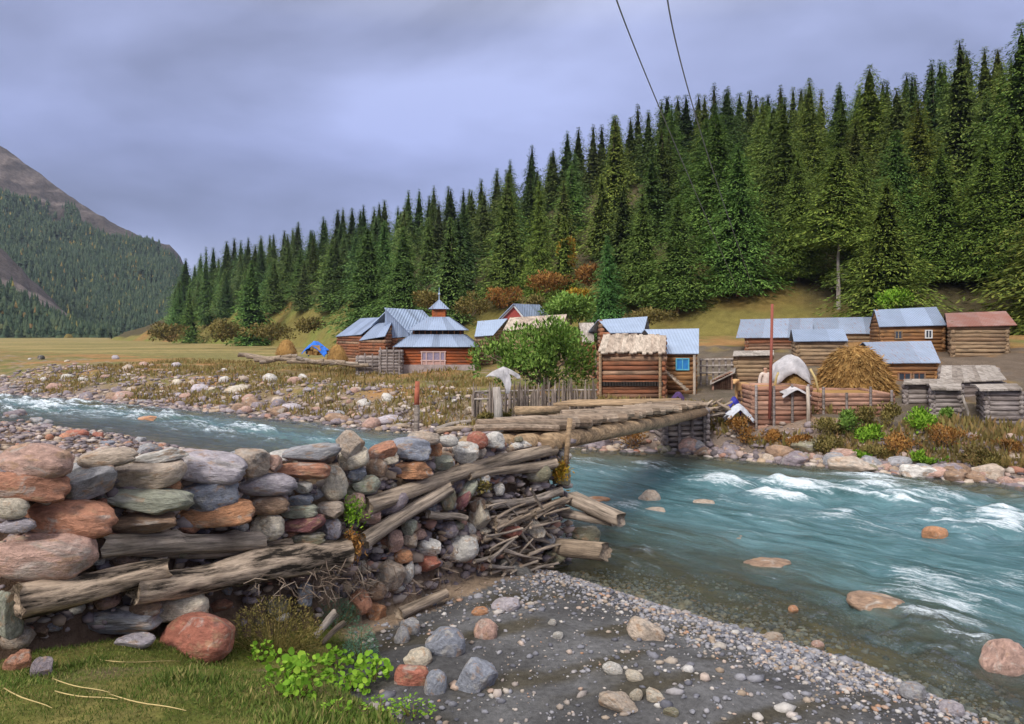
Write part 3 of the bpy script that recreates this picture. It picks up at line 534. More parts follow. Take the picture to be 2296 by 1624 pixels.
def shrub(name, label, cat, base, blobs, n, L, mat, group=None, stems=5, upw=.3, seed=None, stemr=.03):
    """base: world point; blobs relative to it"""
    seed = seed if seed is not None else random.randrange(9999); o = empty(name, base, label, cat, group)
    V, Q, P_, ctr, rg = leaf_ball(seed, n, blobs, L, 0, upw); link('leaves', soft(mesh_np, 'leaves', V, Q, P_, rg, ctr), mat, o)
    rg = random.Random(seed); mb = MB()
    for i in range(stems):
        b = blobs[i % len(blobs)]; p0 = Vector((rg.uniform(-.1, .1) * b[3], rg.uniform(-.1, .1), -.1)); p2 = Vector((b[0] + rg.uniform(-.4, .4) * b[3], b[1], b[2] + .3 * b[5])); p1 = p0.lerp(p2, .5) + Vector((rg.uniform(-.1, .1), 0, .1 * b[5]))
        mb.tube([p0, p1, p2], [stemr, stemr * .7, stemr * .25], 5)
    me = bpy.data.meshes.new('stems'); me.from_pydata(mb.v, [], mb.f); link('stems', me, M['twig'], o); return o
def shrub_px(name, label, cat, u, vb, wpx, hpx, d, mat, n, Lpx, group=None, nb=5, seed=1, upw=.3, stems=5):
    rg = random.Random(seed); k = d / FOC; W_, H_ = wpx * k, hpx * k; x = X(u, d); base = Vector((x, d, Zv(vb, d)))
    bl = [(rg.uniform(-.32, .32) * W_, rg.uniform(-.25, .25) * W_, H_ * rg.uniform(.25, .72), W_ * rg.uniform(.2, .3), W_ * rg.uniform(.18, .28), H_ * rg.uniform(.22, .32)) for _ in range(nb)] + [(0, 0, H_ * .45, W_ * .36, W_ * .3, H_ * .42)]
    return shrub(name, label, cat, base, bl, n, Lpx * k, mat, group, stems, upw, seed, .012 * H_ + .008)
k = 33 / FOC
big = [(-150, 0, 70, 55, 50, 55), (-60, 0, 95, 70, 60, 70), (10, 0, 110, 75, 65, 72), (55, 0, 75, 70, 60, 80), (95, 0, 55, 45, 45, 50), (-20, 0, 55, 90, 60, 55), (-110, 0, 60, 60, 50, 60), (40, 0, 130, 45, 40, 40)]
shrub('willow_tree', 'bushy bright green willow behind the stake fence in front of the pale plank roof', 'tree', (X(1225, 33), 33, Zv(868, 33)), [tuple(c * k * .86 for c in b) for b in big], 9000, 9 * k, M['leaf_green'], None, 14, .9, 77, .05)
shrub_px('shrub', 'dark green round shrub on the slope above the pale plank roof', 'shrub', 1280, 725, 130, 70, 60, M['leaf_green'], 3500, 8, 'autumn shrubs at the forest foot', 6, 3)
for i, (u, vb, wp, hp, d, m_, lab) in enumerate([
    (1300, 690, 70, 46, 70, 'leaf_yellow', 'bright orange shrub on the slope right above the dark green round shrub'), (1225, 655, 120, 45, 76, 'leaf_rust', 'wide rust-coloured shrub at the forest foot above the red gable'),
    (1265, 600, 46, 70, 80, 'leaf_yellow', 'yellow shrub under the small pale green conifer'), (1130, 690, 80, 50, 70, 'leaf_rust', 'rust-red shrub left of the red gable'),
    (1060, 705, 90, 50, 70, 'leaf_olive', 'yellow-green shrub right of the mosque cupola'), (960, 690, 70, 40, 72, 'leaf_olive', 'olive brown shrub left of the mosque cupola'),
    (1185, 700, 60, 40, 66, 'leaf_olive', 'olive shrub right behind the red gable'), (1320, 640, 60, 50, 74, 'leaf_rust', 'orange-brown shrub left of the bluish conifer'),
    (2015, 690, 90, 48, 50, 'leaf_lime', 'lime green shrub right behind the tallest blue-grey roof'), (1450, 728, 120, 40, 56, 'leaf_olive', 'low olive shrub above the rear metal roof'),
    (500, 765, 90, 50, 128, 'leaf_olive', 'yellow-green shrub on the grassy slope above the meadow'), (610, 762, 120, 42, 120, 'leaf_olive', 'broad olive shrub on the slope above the left haystack'),
    (380, 765, 80, 40, 170, 'leaf_olive', 'dull olive shrub at the left end of the grassy slope'), (690, 745, 80, 34, 110, 'leaf_olive', 'olive green shrub on the slope above the blue tarp')]):
    shrub_px('shrub', lab, 'shrub', u, vb, wp, hp, d, M[m_], 1800, 6, 'autumn shrubs at the forest foot', 5, 20 + i)
# ------------------------------------------------------------------ stones
def rock_mesh(seed, sub=4, cuts=5, power=2.5, rough=.10):
    bm = bmesh.new(); bmesh.ops.create_icosphere(bm, subdivisions=sub, radius=1); rg = np.random.default_rng(seed)
    P = np.array([v.co[:] for v in bm.verts]); r = (np.abs(P) ** power).sum(1) ** (-1 / power); P = P * r[:, None]
    for _ in range(cuts):                                  # worn facets
        n = rg.normal(0, 1, 3); n /= np.linalg.norm(n); c = rg.uniform(.62, .88); dd = P @ n - c; P = P - np.maximum(dd, 0)[:, None] * n * .95
    k = np.stack([fbm(P[:, a] * 1.5 + 9 + seed, P[:, b] * 1.5 + 3 * P[:, c] + 4, seed + a, 3) for a, b, c in ((0, 1, 2), (1, 2, 0), (2, 0, 1))], -1) - .5
    P = P * (1 + rough * 2.2 * k.mean(1))[:, None] + k * rough * 1.5
    P /= np.abs(P).max(0)
    for v, p in zip(bm.verts, P): v.co = p
    me = bpy.data.meshes.new('stone'); bm.to_mesh(me); bm.free(); me.polygons.foreach_set('use_smooth', [True] * len(me.polygons)); me.materials.append(M['stone']); return me
ROUND = [rock_mesh(i, 4, 3, 2.3, .10) for i in range(8)]; BLOCK = [rock_mesh(40 + i, 4, 6, 3.2, .11) for i in range(8)]; SMALL = [rock_mesh(80 + i, 2, 5, 2.6, .16) for i in range(8)]
PAL = {'gray': (.27, .265, .28), 'blue': (.235, .25, .30), 'slate': (.15, .16, .19), 'tan': (.42, .33, .255), 'buff': (.50, .43, .33), 'pale': (.50, .47, .43), 'orange': (.44, .20, .09), 'pink': (.42, .255, .20), 'red': (.36, .12, .075),
       'maroon': (.25, .095, .095), 'brown': (.27, .17, .11), 'olive': (.21, .19, .12), 'green': (.29, .295, .225), 'lilac': (.36, .32, .35), 'dark': (.09, .085, .08), 'rust': (.40, .175, .10), 'purple': (.22, .18, .20)}
rgS = random.Random(11)
def wall_d(u):      # distance at which the sight line of column u meets the face of the dry wall
    t = (u - U0) / FOC; s_ = (t * WA[1] - WA[0]) / ((WB - WA)[0] - t * (WB - WA)[1]); return float(WA[1] + (WB - WA)[1] * s_)
def stone(name, label, cat, p, w_, h_, dp, tilt, col, block=False, group=None, yaw=0.0, mesh=None):
    me = mesh or rgS.choice(BLOCK if block else ROUND); o = link(name, me); o.location = p; o.scale = (w_ / 2, dp / 2, h_ / 2)
    c = PAL[col]; g_ = sum(c) / 3; c = [g_ + (q - g_) * .88 for q in c]; j = rgS.uniform(1.0, 1.28); o.color = (c[0] * j, c[1] * j, c[2] * j, 1)
    o.rotation_euler = (Euler((0, R(-tilt), 0)).to_matrix().to_4x4()).to_euler(); o.rotation_euler.rotate(Euler((0, 0, yaw))); return tag(o, label, cat, group)
def wall_stone(k, cx, cy, w_, h_, tilt, col, label, block=False, group=None, off=.0):
    u, v = zc(k, cx, cy); sc = ZM[k][2]; d = wall_d(u); ws, hs = w_ * sc * d / FOC * 1.07, h_ * sc * d / FOC * 1.10; dp = max(.8 * math.sqrt(ws * hs), .16)
    d2 = d + dp * .26 + off; return stone('wall_stone', label, 'stone', PT(u, v, d2), ws * d2 / d, hs * d2 / d, dp, tilt, col, block, group or 'stones of the dry wall and bridge abutment', rgS.uniform(.05, .35))
WALL = """5|240|240|430|215|-8|pink|0|large pinkish orange boulder crowning the left end of the wall
5|190|405|450|200|-8|rust|0|long orange-pink boulder under the crowning one at the left end of the wall
5|600|365|350|205|22|gray|0|smooth grey oval stone tilted up to the right in the left part of the wall
5|715|215|360|120|6|tan|0|flat tan stone lying on the back of the wall top
5|960|320|480|215|8|tan|0|wide tan stone with a brown stained right end in the upper wall
5|1060|205|330|80|12|pale|1|thin pale slab lying on the wall top beside the big grey slab
5|1370|275|450|195|-10|lilac|1|big bluish grey slab with wedge-shaped underside on the wall top
5|1640|250|240|175|-5|tan|1|greyish tan angular stone right of the big bluish slab
5|1785|255|120|110|0|pink|1|little peach block between the grey-tan stone and the flat red one
5|1990|300|330|112|-3|rust|1|flat brick-like stone with red-orange right end on the wall
5|2040|190|370|115|5|gray|1|dark grey flat slab on the wall top above the red-ended stone
5|85|540|200|150|-3|buff|0|buff rounded stone cut by the left edge of the photo
5|485|615|540|245|-6|rust|0|large orange-brown teardrop-shaped boulder in the middle of the left wall
5|950|500|570|172|-4|green|1|long greenish grey slab with a dark slanting crack
5|1370|465|350|185|5|blue|1|dark slate blue stone under the big grey slab
5|1750|390|365|142|-3|lilac|0|pale lilac flat oval stone
5|1992|405|115|82|0|pale|0|small pale round stone on top of the little stack
5|1975|492|155|80|0|blue|0|small bluish stone in the little stack under the pale round one
5|2190|380|165|225|10|buff|0|upright buff stone speckled with lichen at the right end of the wall top
5|1420|590|450|175|4|orange|0|tapered orange-tan stone above the short driftwood log
5|1760|525|265|125|0|brown|0|reddish brown oblong stone below the pale lilac oval
5|1965|565|225|80|2|green|1|thin grey-green flat stone in the little stack
5|2165|560|175|115|5|tan|1|pale tan block at the right corner of the wall
5|1755|670|212|170|0|buff|0|roundish stone with red and buff patches at the right end of the driftwood log
5|1985|660|285|115|12|maroon|1|maroon flat stone near the right corner of the wall
5|2175|685|125|125|0|lilac|1|square lilac-grey block at the wall corner
5|2000|750|250|75|3|olive|1|flat buff stone right above the end of the weathered log
5|100|660|240|92|0|lilac|0|flat grey-pink stone at the left edge above the huge pale boulder
5|260|840|660|320|-6|pink|0|huge pale pinkish boulder at the left edge above the weathered logs
5|950|645|440|125|3|brown|0|brown-orange stone squeezed under the greenish slab
5|1120|400|130|80|0|orange|0|small orange stone under the wide tan one
5|60|1240|150|300|0|green|1|grey-green upright stone at the left edge of the photo beside the weathered log
5|1180|1215|340|190|5|buff|1|buff-grey block with dark hollow under the weathered logs
5|960|1195|190|125|0|brown|0|brown stone in the shadow under the weathered logs
5|2000|1120|95|160|0|blue|0|grey-blue upright stone among the twigs below the wall corner
6|330|470|190|170|-40|tan|1|tilted angular tan stone sticking up highest on the wall top
6|350|545|200|130|15|buff|1|buff stone below the highest tilted one
6|545|505|200|115|20|rust|0|orange-red oblong stone leaning on the smooth grey oval
6|720|490|265|155|-5|blue|0|smooth blue-grey oval stone on the wall top near the bridge
6|580|555|130|80|15|buff|0|small buff stone under the orange-red oblong one
6|720|625|315|115|3|orange|1|long stone half orange and half grey resting on the main log
6|505|610|135|120|-20|brown|0|pinkish brown stone beside the long half-orange one
6|375|645|125|85|4|blue|1|small blue-grey block near the wall corner
6|420|720|205|115|3|green|0|grey oval stone left of the upper end of the main log
6|815|415|210|85|-8|tan|0|flat tan stone at the foot of the red-topped post
6|970|435|135|72|0|pale|0|pale stone between the flat tan and the red one on the abutment top
6|1165|430|135|112|0|red|0|red stone on top of the abutment
6|1275|435|135|115|0|pale|0|pale round stone right of the red one on top of the abutment
6|890|490|85|82|0|orange|1|small orange stone in a gap on the abutment top
6|1090|510|175|135|-5|pale|0|pale grey egg-shaped stone above the main log
6|940|575|135|92|0|green|0|greenish grey stone on the main log below the small orange one
6|600|830|220|140|25|purple|0|dark purple-grey stone wedged between the two slanting logs
6|450|920|165|105|-20|pink|0|pinkish tan stone by the weeds at the wall corner
6|360|830|135|112|0|pink|0|pale pink stone beside the weeds at the wall corner
6|1180|920|135|195|-10|buff|1|buff standing stone with yellow lichen in the abutment face
6|1060|1140|225|155|4|pale|0|large pale grey rounded stone low in the abutment face
6|850|1130|155|105|-15|pale|0|pale buff egg-shaped stone left of the large pale grey one
6|720|1000|105|105|0|green|0|grey-green stone under the lower slanting log
6|625|1090|105|135|0|pink|0|tan-pink stone at the lower end of the slanting log
6|720|1090|95|92|0|tan|1|small tan stone between the tan-pink and the pale buff ones
6|680|1190|120|85|0|orange|0|orange-brown stone under the small tan one
6|845|1235|155|105|10|red|1|brick red stone under the pale buff egg-shaped one
6|705|1290|85|145|-10|pale|0|pale grey narrow stone standing beside the brick red one
6|590|1320|185|175|-30|tan|1|angular tan-pink stone low at the wall corner
6|960|810|125|145|0|olive|0|olive-grey round stone right of the lower slanting log
6|1070|820|75|135|-35|maroon|0|maroon oblong stone leaning in the abutment face
6|1100|760|85|165|-40|green|0|grey-green elongated stone leaning beside the maroon one
6|1180|680|135|65|0|pale|0|pale flat stone just under the main log
6|1300|750|85|75|0|pale|0|small pale round stone in the yellowish earth under the main log
6|1370|1030|165|92|-5|red|1|red-brown stone in the driftwood tangle
6|1530|1000|120|165|30|buff|1|buff slanting stone in the driftwood tangle
6|500|1420|130|105|10|brown|0|brown stone at the foot of the wall corner
6|400|1490|125|145|30|rust|1|orange-red stone on the ground below the wall corner
6|500|1560|155|130|-20|orange|1|orange angular stone on the ground beside the orange-red one
6|1360|1320|350|210|-25|dark|1|big dark mossy boulder with an orange end at the foot of the abutment
6|1560|640|170|120|0|olive|0|olive-grey stone under the right end of the main log
6|1715|665|120|140|0|olive|0|stone with orange lichen at the river end of the abutment
6|1870|1050|190|115|-5|olive|1|mossy green stone at the water edge of the abutment
6|1680|1190|160|75|0|olive|0|flat olive stone half in the water below the abutment"""
for ln in WALL.split('\n'):
    f = ln.split('|'); wall_stone(int(f[0]), *map(float, f[1:6]), f[6], f[8], f[7] == '1')
# filler stones: fist to head sized, wedged in the gaps of the wall and the abutment face
rgF = random.Random(23); cols = ['gray', 'tan', 'pink', 'brown', 'olive', 'buff', 'rust', 'purple', 'pale']
nf = 0
while nf < 170:
    u = rgF.uniform(5, 1268); d = wall_d(u); s_ = (d - WA[1]) / 6.4; zt = wtop(s_) - .1; zb_ = float(terrain(np.array([X(u, d) + .25]), np.array([d - .3]))[0]); z = zb_ + (zt - zb_) * rgF.uniform(.05, .98)
    if u < 780 and rgF.random() < .35: continue
    w_ = rgF.uniform(.10, .30) * (1 if u < 780 else 1.1); h_ = w_ * rgF.uniform(.5, .9); dd = d + rgF.uniform(.16, .30)
    stone('chink_stone', 'small stone wedged among bigger ones in the ' + ('dry wall' if u < 780 else 'bridge abutment'), 'stone', (X(u, dd), dd, z), w_, h_, w_, rgF.uniform(-25, 25), rgF.choice(cols), rgF.random() < .4, 'small stones filling the ' + ('dry wall' if u < 780 else 'abutment'), rgF.uniform(0, 3), rgF.choice(SMALL)); nf += 1
for i in range(46):                                        # second row along the top, seen over the front stones
    s_ = -.12 + 1.08 * i / 46 + rgF.uniform(-.01, .01); e_ = rgF.uniform(.55, 1.25); p = WA + (WB - WA) * s_ + WNRM * e_; w_ = rgF.uniform(.28, .5) * (1 if s_ < .45 else .8)
    stone('capping_stone', 'stone lying on the back of the wall top behind the front row', 'stone', (p[0], p[1], wtop(s_) - .30 + rgF.uniform(-.05, .03)), w_, w_ * .5, w_ * .8, rgF.uniform(-12, 12), rgF.choice(['tan', 'pink', 'gray', 'pale', 'buff']), False, 'stones along the back of the wall top', rgF.uniform(0, 3))
# stones lying on the gravel, grass and in the river: (view, x, y, w, h, tilt, colour, block, name, label)
GRD = """5|650|1295|690|140|-3|gray|1|field_stone|long grey flat stone with an orange lichen patch at the foot of the wall
5|200|1335|240|115|-15|brown|0|field_stone|brown-orange stone in the grass at the left foot of the wall
5|1250|1400|500|285|-3|red|0|field_stone|big red-brown boulder at the foot of the wall in the grass
5|860|1425|255|80|0|lilac|0|field_stone|pale grey flat stone in the grass left of the red-brown boulder
5|95|1550|175|145|0|rust|1|field_stone|red-tan stone lying in the grass at the left edge of the photo
5|262|1595|150|150|0|purple|0|field_stone|purple-brown stone in the grass beside the red-tan one
6|1350|1510|200|80|8|lilac|0|shore_stone|pale grey flat stone on the dark sand right below the abutment
6|1180|1552|115|55|0|orange|0|shore_stone|small orange stone on the dark sand below the abutment
6|640|1395|120|110|0|gray|0|shore_stone|grey stone at the foot of the abutment beside the mossy beam
6|560|1470|110|90|0|blue|0|shore_stone|blue-grey stone beside the orange angular one
8|165|615|152|112|-12|blue|0|shore_stone|large smooth blue-grey stone on the dark gravel
8|60|675|115|66|8|buff|0|shore_stone|buff oblong stone left of the large blue-grey one
8|38|745|130|75|0|red|1|shore_stone|pinkish red stone by the grass edge below the buff oblong one
8|130|765|85|105|-10|blue|0|shore_stone|small blue-grey stone beside the pinkish red one
8|280|745|150|125|-30|blue|1|shore_stone|dark jagged blue-grey rock on the gravel right of the grass bank
8|35|555|76|82|0|gray|0|shore_stone|greyish tan round stone above the buff oblong one
8|5|590|60|72|0|gray|0|shore_stone|greyish round stone at the edge of the sage-green plant
8|315|570|92|82|0|pink|0|shore_stone|pink stone on the dark sand
8|910|580|142|72|-25|tan|1|shore_stone|pinkish tan slab lying on the pale gravel band
8|785|715|80|42|-20|pale|0|shore_stone|pale stone on wet sand beside a longer cream one
8|860|742|82|34|-18|buff|0|shore_stone|cream oblong stone on wet sand beside the pale one
8|935|815|84|42|-28|buff|0|shore_stone|cream tilted stone near the bottom of the photo
8|810|850|152|58|-10|tan|1|shore_stone|flat tan slab at the bottom of the photo
8|1000|875|60|36|0|olive|0|shore_stone|greenish small stone at the bottom of the photo
8|870|808|46|50|-30|buff|0|shore_stone|small buff stone beside the flat tan slab
8|560|542|32|24|0|pale|0|shore_stone|small white stone on the dark sand under the pinkish tan slab
8|582|592|42|28|0|pale|0|shore_stone|small whitish double stone on the dark sand
8|1540|628|52|38|0|pink|0|shore_stone|small pinkish stone at the shallow water edge
8|1380|600|72|34|0|tan|0|shore_stone|tan stone in the shallows at the edge of the pale gravel
8|2040|862|90|52|0|lilac|0|shore_stone|lilac stone at the water edge in the lower right
8|1900|800|112|60|-8|gray|0|shore_stone|flat grey stone at the water edge left of the lilac one
8|920|75|84|56|0|tan|0|river_boulder|tan boulder in the rapids right of the abutment
8|945|122|100|36|0|tan|0|river_boulder|flat tan stone awash in front of the tan boulder
8|1980|212|92|58|0|orange|0|river_boulder|tan-orange boulder alone in the right part of the river
8|1780|478|230|66|-8|brown|0|river_boulder|low dark boulder with orange right end in the white water
8|2245|665|170|150|0|pink|0|river_boulder|big pinkish boulder at the right edge of the photo
8|1450|492|38|30|0|orange|0|river_boulder|little orange stone under shallow water
8|1370|330|210|40|0|brown|0|river_boulder|wide submerged brown boulder in the middle of the river
8|1230|225|105|30|0|brown|0|river_boulder|small submerged brown boulder upstream of the wide one
8|1120|95|92|30|0|tan|0|river_boulder|submerged tan boulder right of the tan boulder in the rapids
8|725|88|120|34|0|orange|0|river_boulder|orange-brown boulder awash behind the stub log
1|1220|570|160|46|0|orange|0|river_boulder|orange stone in the blue water of the upper river
1|620|695|180|66|-3|red|1|shore_stone|larger crimson stone on the near shore of the upper river
1|800|712|120|54|0|red|1|shore_stone|smaller crimson stone on the near shore of the upper river
1|290|580|120|84|0|gray|0|river_boulder|grey boulder splashed at the left shore of the upper river
1|100|520|190|84|0|purple|0|river_boulder|dark grey boulder at the left edge in the upper river
1|380|640|120|50|0|purple|0|shore_stone|dark flat stone at the waterline of the upper river
1|880|775|130|40|0|blue|1|shore_stone|blue-grey flat stone on the near shore right of the crimson ones"""
for ln in GRD.split('\n'):
    f = ln.split('|'); k, cx, cy, w_, h_, tl = int(f[0]), *map(float, f[1:6]); sc = ZM[k][2]; u, v = zc(k, cx, cy); p = hit(u, v + h_ * sc * .38, True); d = p.y
    ws, hs = w_ * sc * d / FOC, h_ * sc * d / FOC; wet = f[8] == 'river_boulder'
    cz = p.z + hs * (.20 if not wet else .12)
    if 'submerged' in f[9] or 'awash' in f[9]: cz = -hs * .18
    stone(f[8], f[9], 'stone' if not wet else 'boulder', (p.x, d + ws * .2, cz), ws, hs * 1.15, ws * .75, tl, f[6], f[7] == '1', None, rgS.uniform(-.3, .3))
# boulders strewn along the far bank, near shore of the upper river, and the rubble between them
def scatter(n, urng, vfun, size, name, label, group, cols, seed, pw=2.0):
    rg = random.Random(seed)
    for i in range(n):
        u = rg.uniform(*urng); v = vfun(u, rg); p = hit(u, v); s_ = size[0] + (size[1] - size[0]) * rg.random() ** pw
        stone(name, label, 'stone', (p.x, p.y, p.z + s_ * .12), s_ * rg.uniform(1, 1.7), s_ * rg.uniform(.55, .95), s_, rg.uniform(-15, 15), rg.choice(cols), rg.random() < .5, group, rg.uniform(0, 3), rg.choice(SMALL))
def fbank(u): return float(np.interp(u, [0, 250, 500, 900, 1290, 1600, 1900, 2296], [880, 903, 925, 968, 1003, 1020, 1052, 1090]))
scatter(75, (0, 930), lambda u, r: fbank(u) - 2 - 26 * r.random() ** 1.6, (.25, .85), 'bank_stone', 'purplish grey stone at the waterline of the far bank left of the bridge', 'stones along the far bank', ['purple', 'lilac', 'gray', 'pink', 'purple', 'brown'], 5)
scatter(60, (0, 1060), lambda u, r: fbank(u) - 30 - 70 * r.random(), (.25, .9), 'bank_stone', 'pale stone scattered on the grassy far bank left of the bridge', 'stones along the far bank', ['pale', 'pink', 'tan', 'lilac', 'buff'], 6)
scatter(62, (1290, 2296), lambda u, r: fbank(u) - 1 - 16 * r.random() ** 1.5, (.2, .75), 'bank_stone', 'stone at the waterline of the far bank right of the bridge', 'stones along the far bank', ['purple', 'gray', 'pink', 'brown', 'tan', 'olive'], 7)
scatter(26, (0, 400), lambda u, r: 925 + u * .16 + r.uniform(4, 45), (.2, .5), 'bank_stone', 'dark stone on the near shore mound of the upper river', 'stones on the near shore mound', ['purple', 'brown', 'gray', 'rust'], 8)
BIGB = [(1345, 990, 76, 30, 'purple', 'rounded grey boulder under the bridge at the far shore'), (1815, 1000, 90, 30, 'olive', 'flat mossy boulder high on the right bank under the lime bushes'), (1905, 1022, 70, 26, 'pink', 'pinkish flat boulder on the right bank below the lime bushes'), (1785, 1030, 70, 34, 'purple', 'purplish boulder at the waterline below the log wall'),
        (1920, 1046, 100, 34, 'tan', 'long tan boulder at the waterline below the lime bushes'), (2020, 1040, 60, 30, 'gray', 'grey boulder at the waterline right of the long tan one'), (2070, 1060, 80, 28, 'pale', 'pale flat boulder at the waterline of the right bank'), (2220, 1060, 70, 34, 'tan', 'tan boulder at the waterline near the right edge'), (2150, 1070, 60, 24, 'brown', 'brown stone at the waterline left of the tan one near the right edge')]
for (u, v, w_, h_, c, lab) in BIGB:
    p = hit(u, v + h_ * .4); k = p.y / FOC; stone('bank_boulder', lab, 'boulder', (p.x, p.y + w_ * k * .2, p.z + h_ * k * .3), w_ * k, h_ * k * 1.2, w_ * k * .8, rgS.uniform(-6, 6), c, True)
def pebbles(name, n, region, size, seed, mat, label, cat, lay=0.15):
    """n little stones on the ground; region(rng, n) gives x, y"""
    rg = np.random.default_rng(seed); x, y = region(rg, n); z = terrain(x, y); n = len(x)
    t = (1 + 5 ** .5) / 2; B = np.array([(-1, t, 0), (1, t, 0), (-1, -t, 0), (1, -t, 0), (0, -1, t), (0, 1, t), (0, -1, -t), (0, 1, -t), (t, 0, -1), (t, 0, 1), (-t, 0, -1), (-t, 0, 1)]) / math.sqrt(1 + t * t)
    F = np.array([(0, 11, 5), (0, 5, 1), (0, 1, 7), (0, 7, 10), (0, 10, 11), (1, 5, 9), (5, 11, 4), (11, 10, 2), (10, 7, 6), (7, 1, 8), (3, 9, 4), (3, 4, 2), (3, 2, 6), (3, 6, 8), (3, 8, 9), (4, 9, 5), (2, 4, 11), (6, 2, 10), (8, 6, 7), (9, 8, 1)])
    s_ = size[0] + (size[1] - size[0]) * rg.random(n) ** 3; P = B[None] * rg.uniform(.75, 1.2, (n, 12, 1)); P = P * (s_[:, None, None] * np.stack([rg.uniform(.8, 1.5, n), rg.uniform(.7, 1.1, n), rg.uniform(.4, .75, n)], -1)[:, None] * .5)
    a = rg.random(n) * 6.28; ca, sa_ = np.cos(a)[:, None], np.sin(a)[:, None]; Px = P[..., 0] * ca - P[..., 1] * sa_; Py = P[..., 0] * sa_ + P[..., 1] * ca
    V = np.stack([Px + x[:, None], Py + y[:, None], P[..., 2] + (z + s_ * lay)[:, None]], -1).reshape(-1, 3); T = (F[None] + (np.arange(n) * 12)[:, None, None]).reshape(-1, 3)
    return tag(link(name, mesh_np(name, V, None, T, True), mat), label, cat, None, 'stuff')
def reg_gravel(rg, n):
    y = 4.2 + 9.5 * rg.random(n * 6); x = rg.uniform(-2.2, 6.2, n * 6); yn_ = np.interp(x, NB[:, 0], NB[:, 1]); sn_ = (yn_ - y) * .75; xe_ = np.interp(y, [-6, 0, 2.5, 4.4, 6.5, 8.9, 10], [3, 1.7, .7, -.42, -1.72, -2.05, -2.2]); e_ = (x - WA[0]) * WNRM[0] + (y - WA[1]) * WNRM[1]
    pr = np.where(sn_ > 0, np.exp(-((sn_ - .55) / .75) ** 2), np.exp(sn_ * 2.2)) * np.clip((x + .6) / 1.8, .08, 1) + .05; pr *= .35 + 1.3 * smooth((fbm(x * .9, y * 1.2, 91) - .35) * 4)
    ok = (x > xe_ + .25) & (e_ < -.1) & (rg.random(n * 6) < pr); return x[ok][:n], y[ok][:n]
pebbles('gravel', 21000, reg_gravel, (.014, .085), 1, M['pebble'], 'band of small bluish grey and tan pebbles along the near water edge', 'gravel')
def reg_far(rg, n):
    x = rg.uniform(-40, 19, n * 3); yf_ = np.interp(x, FB[:, 0], FB[:, 1]); q = rg.random(n * 3) ** 1.7 * np.interp(x, [-20, 0, 6], [11, 8, 3.2]); return x[:n], (yf_ + q - .3)[:n]
pebbles('rubble', 9000, reg_far, (.06, .42), 2, M['rubble'], 'broken stones and cobbles covering the far bank of the river', 'rubble')
def reg_mound(rg, n):
    u = rg.uniform(-60, 520, n * 2); d = 17 + 14 * rg.random(n * 2); x = X(u, d); yn_ = np.interp(x, NB[:, 0], NB[:, 1]); ok = d < yn_ + .4; return x[ok][:n], d[ok][:n]
pebbles('rubble', 5000, reg_mound, (.05, .28), 3, M['rubble'], 'reddish brown cobbles on the near shore behind the wall', 'rubble')

def face_rubble(n, urng, size, seed, label):
    """broken bits of stone packed in the earth between the bigger stones of the wall face"""
    rg = np.random.default_rng(seed); u = rg.uniform(*urng, n); t_ = (u - U0) / FOC; s_ = (t_ * WA[1] - WA[0]) / ((WB - WA)[0] - t_ * (WB - WA)[1]); d = WA[1] + (WB - WA)[1] * s_ + rg.uniform(.16, .36, n); x = X(u, d)
    zt = wtop(s_) - .2; zb_ = terrain(x - .15, d - .45); z = zb_ + (zt - zb_) * rg.random(n); bm = bmesh.new(); bmesh.ops.create_icosphere(bm, subdivisions=1, radius=1); bm.verts.ensure_lookup_table(); B = np.array([v.co[:] for v in bm.verts]); F = np.array([[v.index for v in f.verts] for f in bm.faces]); bm.free(); k = len(B)
    sz = size[0] + (size[1] - size[0]) * rg.random(n) ** 2; P = B[None] * rg.uniform(.7, 1.2, (n, k, 1)) * (sz[:, None, None] * np.stack([rg.uniform(.8, 1.6, n), rg.uniform(.7, 1.1, n), rg.uniform(.5, .9, n)], -1)[:, None] * .5)
    V = (P + np.stack([x, d, z], -1)[:, None]).reshape(-1, 3); T = (F[None] + (np.arange(n) * k)[:, None, None]).reshape(-1, 3); return tag(link('rubble', mesh_np('rubble', V, None, T, True), M['rubble']), label, 'rubble', None, 'stuff')
face_rubble(1500, (770, 1275), (.05, .22), 61, 'broken stones packed in the earth of the bridge abutment'); face_rubble(700, (0, 780), (.05, .2), 62, 'small stones packed between the boulders of the dry wall')

def reg_sand(rg, n):
    y = 4.2 + 8 * rg.random(n * 6); x = rg.uniform(-2.2, 5.5, n * 6); yn_ = np.interp(x, NB[:, 0], NB[:, 1]); sn_ = (yn_ - y) * .75; xe_ = np.interp(y, [-6, 0, 2.5, 4.4, 6.5, 8.9, 10], [3, 1.7, .7, -.42, -1.72, -2.05, -2.2]); e_ = (x - WA[0]) * WNRM[0] + (y - WA[1]) * WNRM[1]
    ok = (x > xe_ + .1) & (e_ < -.05) & (sn_ > -.8) & (fbm(x * 1.1, y * 1.1, 97) > .52); return x[ok][:n], y[ok][:n]
pebbles('gravel', 700, reg_sand, (.03, .17), 5, M['pebble'], 'loose clusters of larger pebbles on the dark sand', 'gravel', .1)
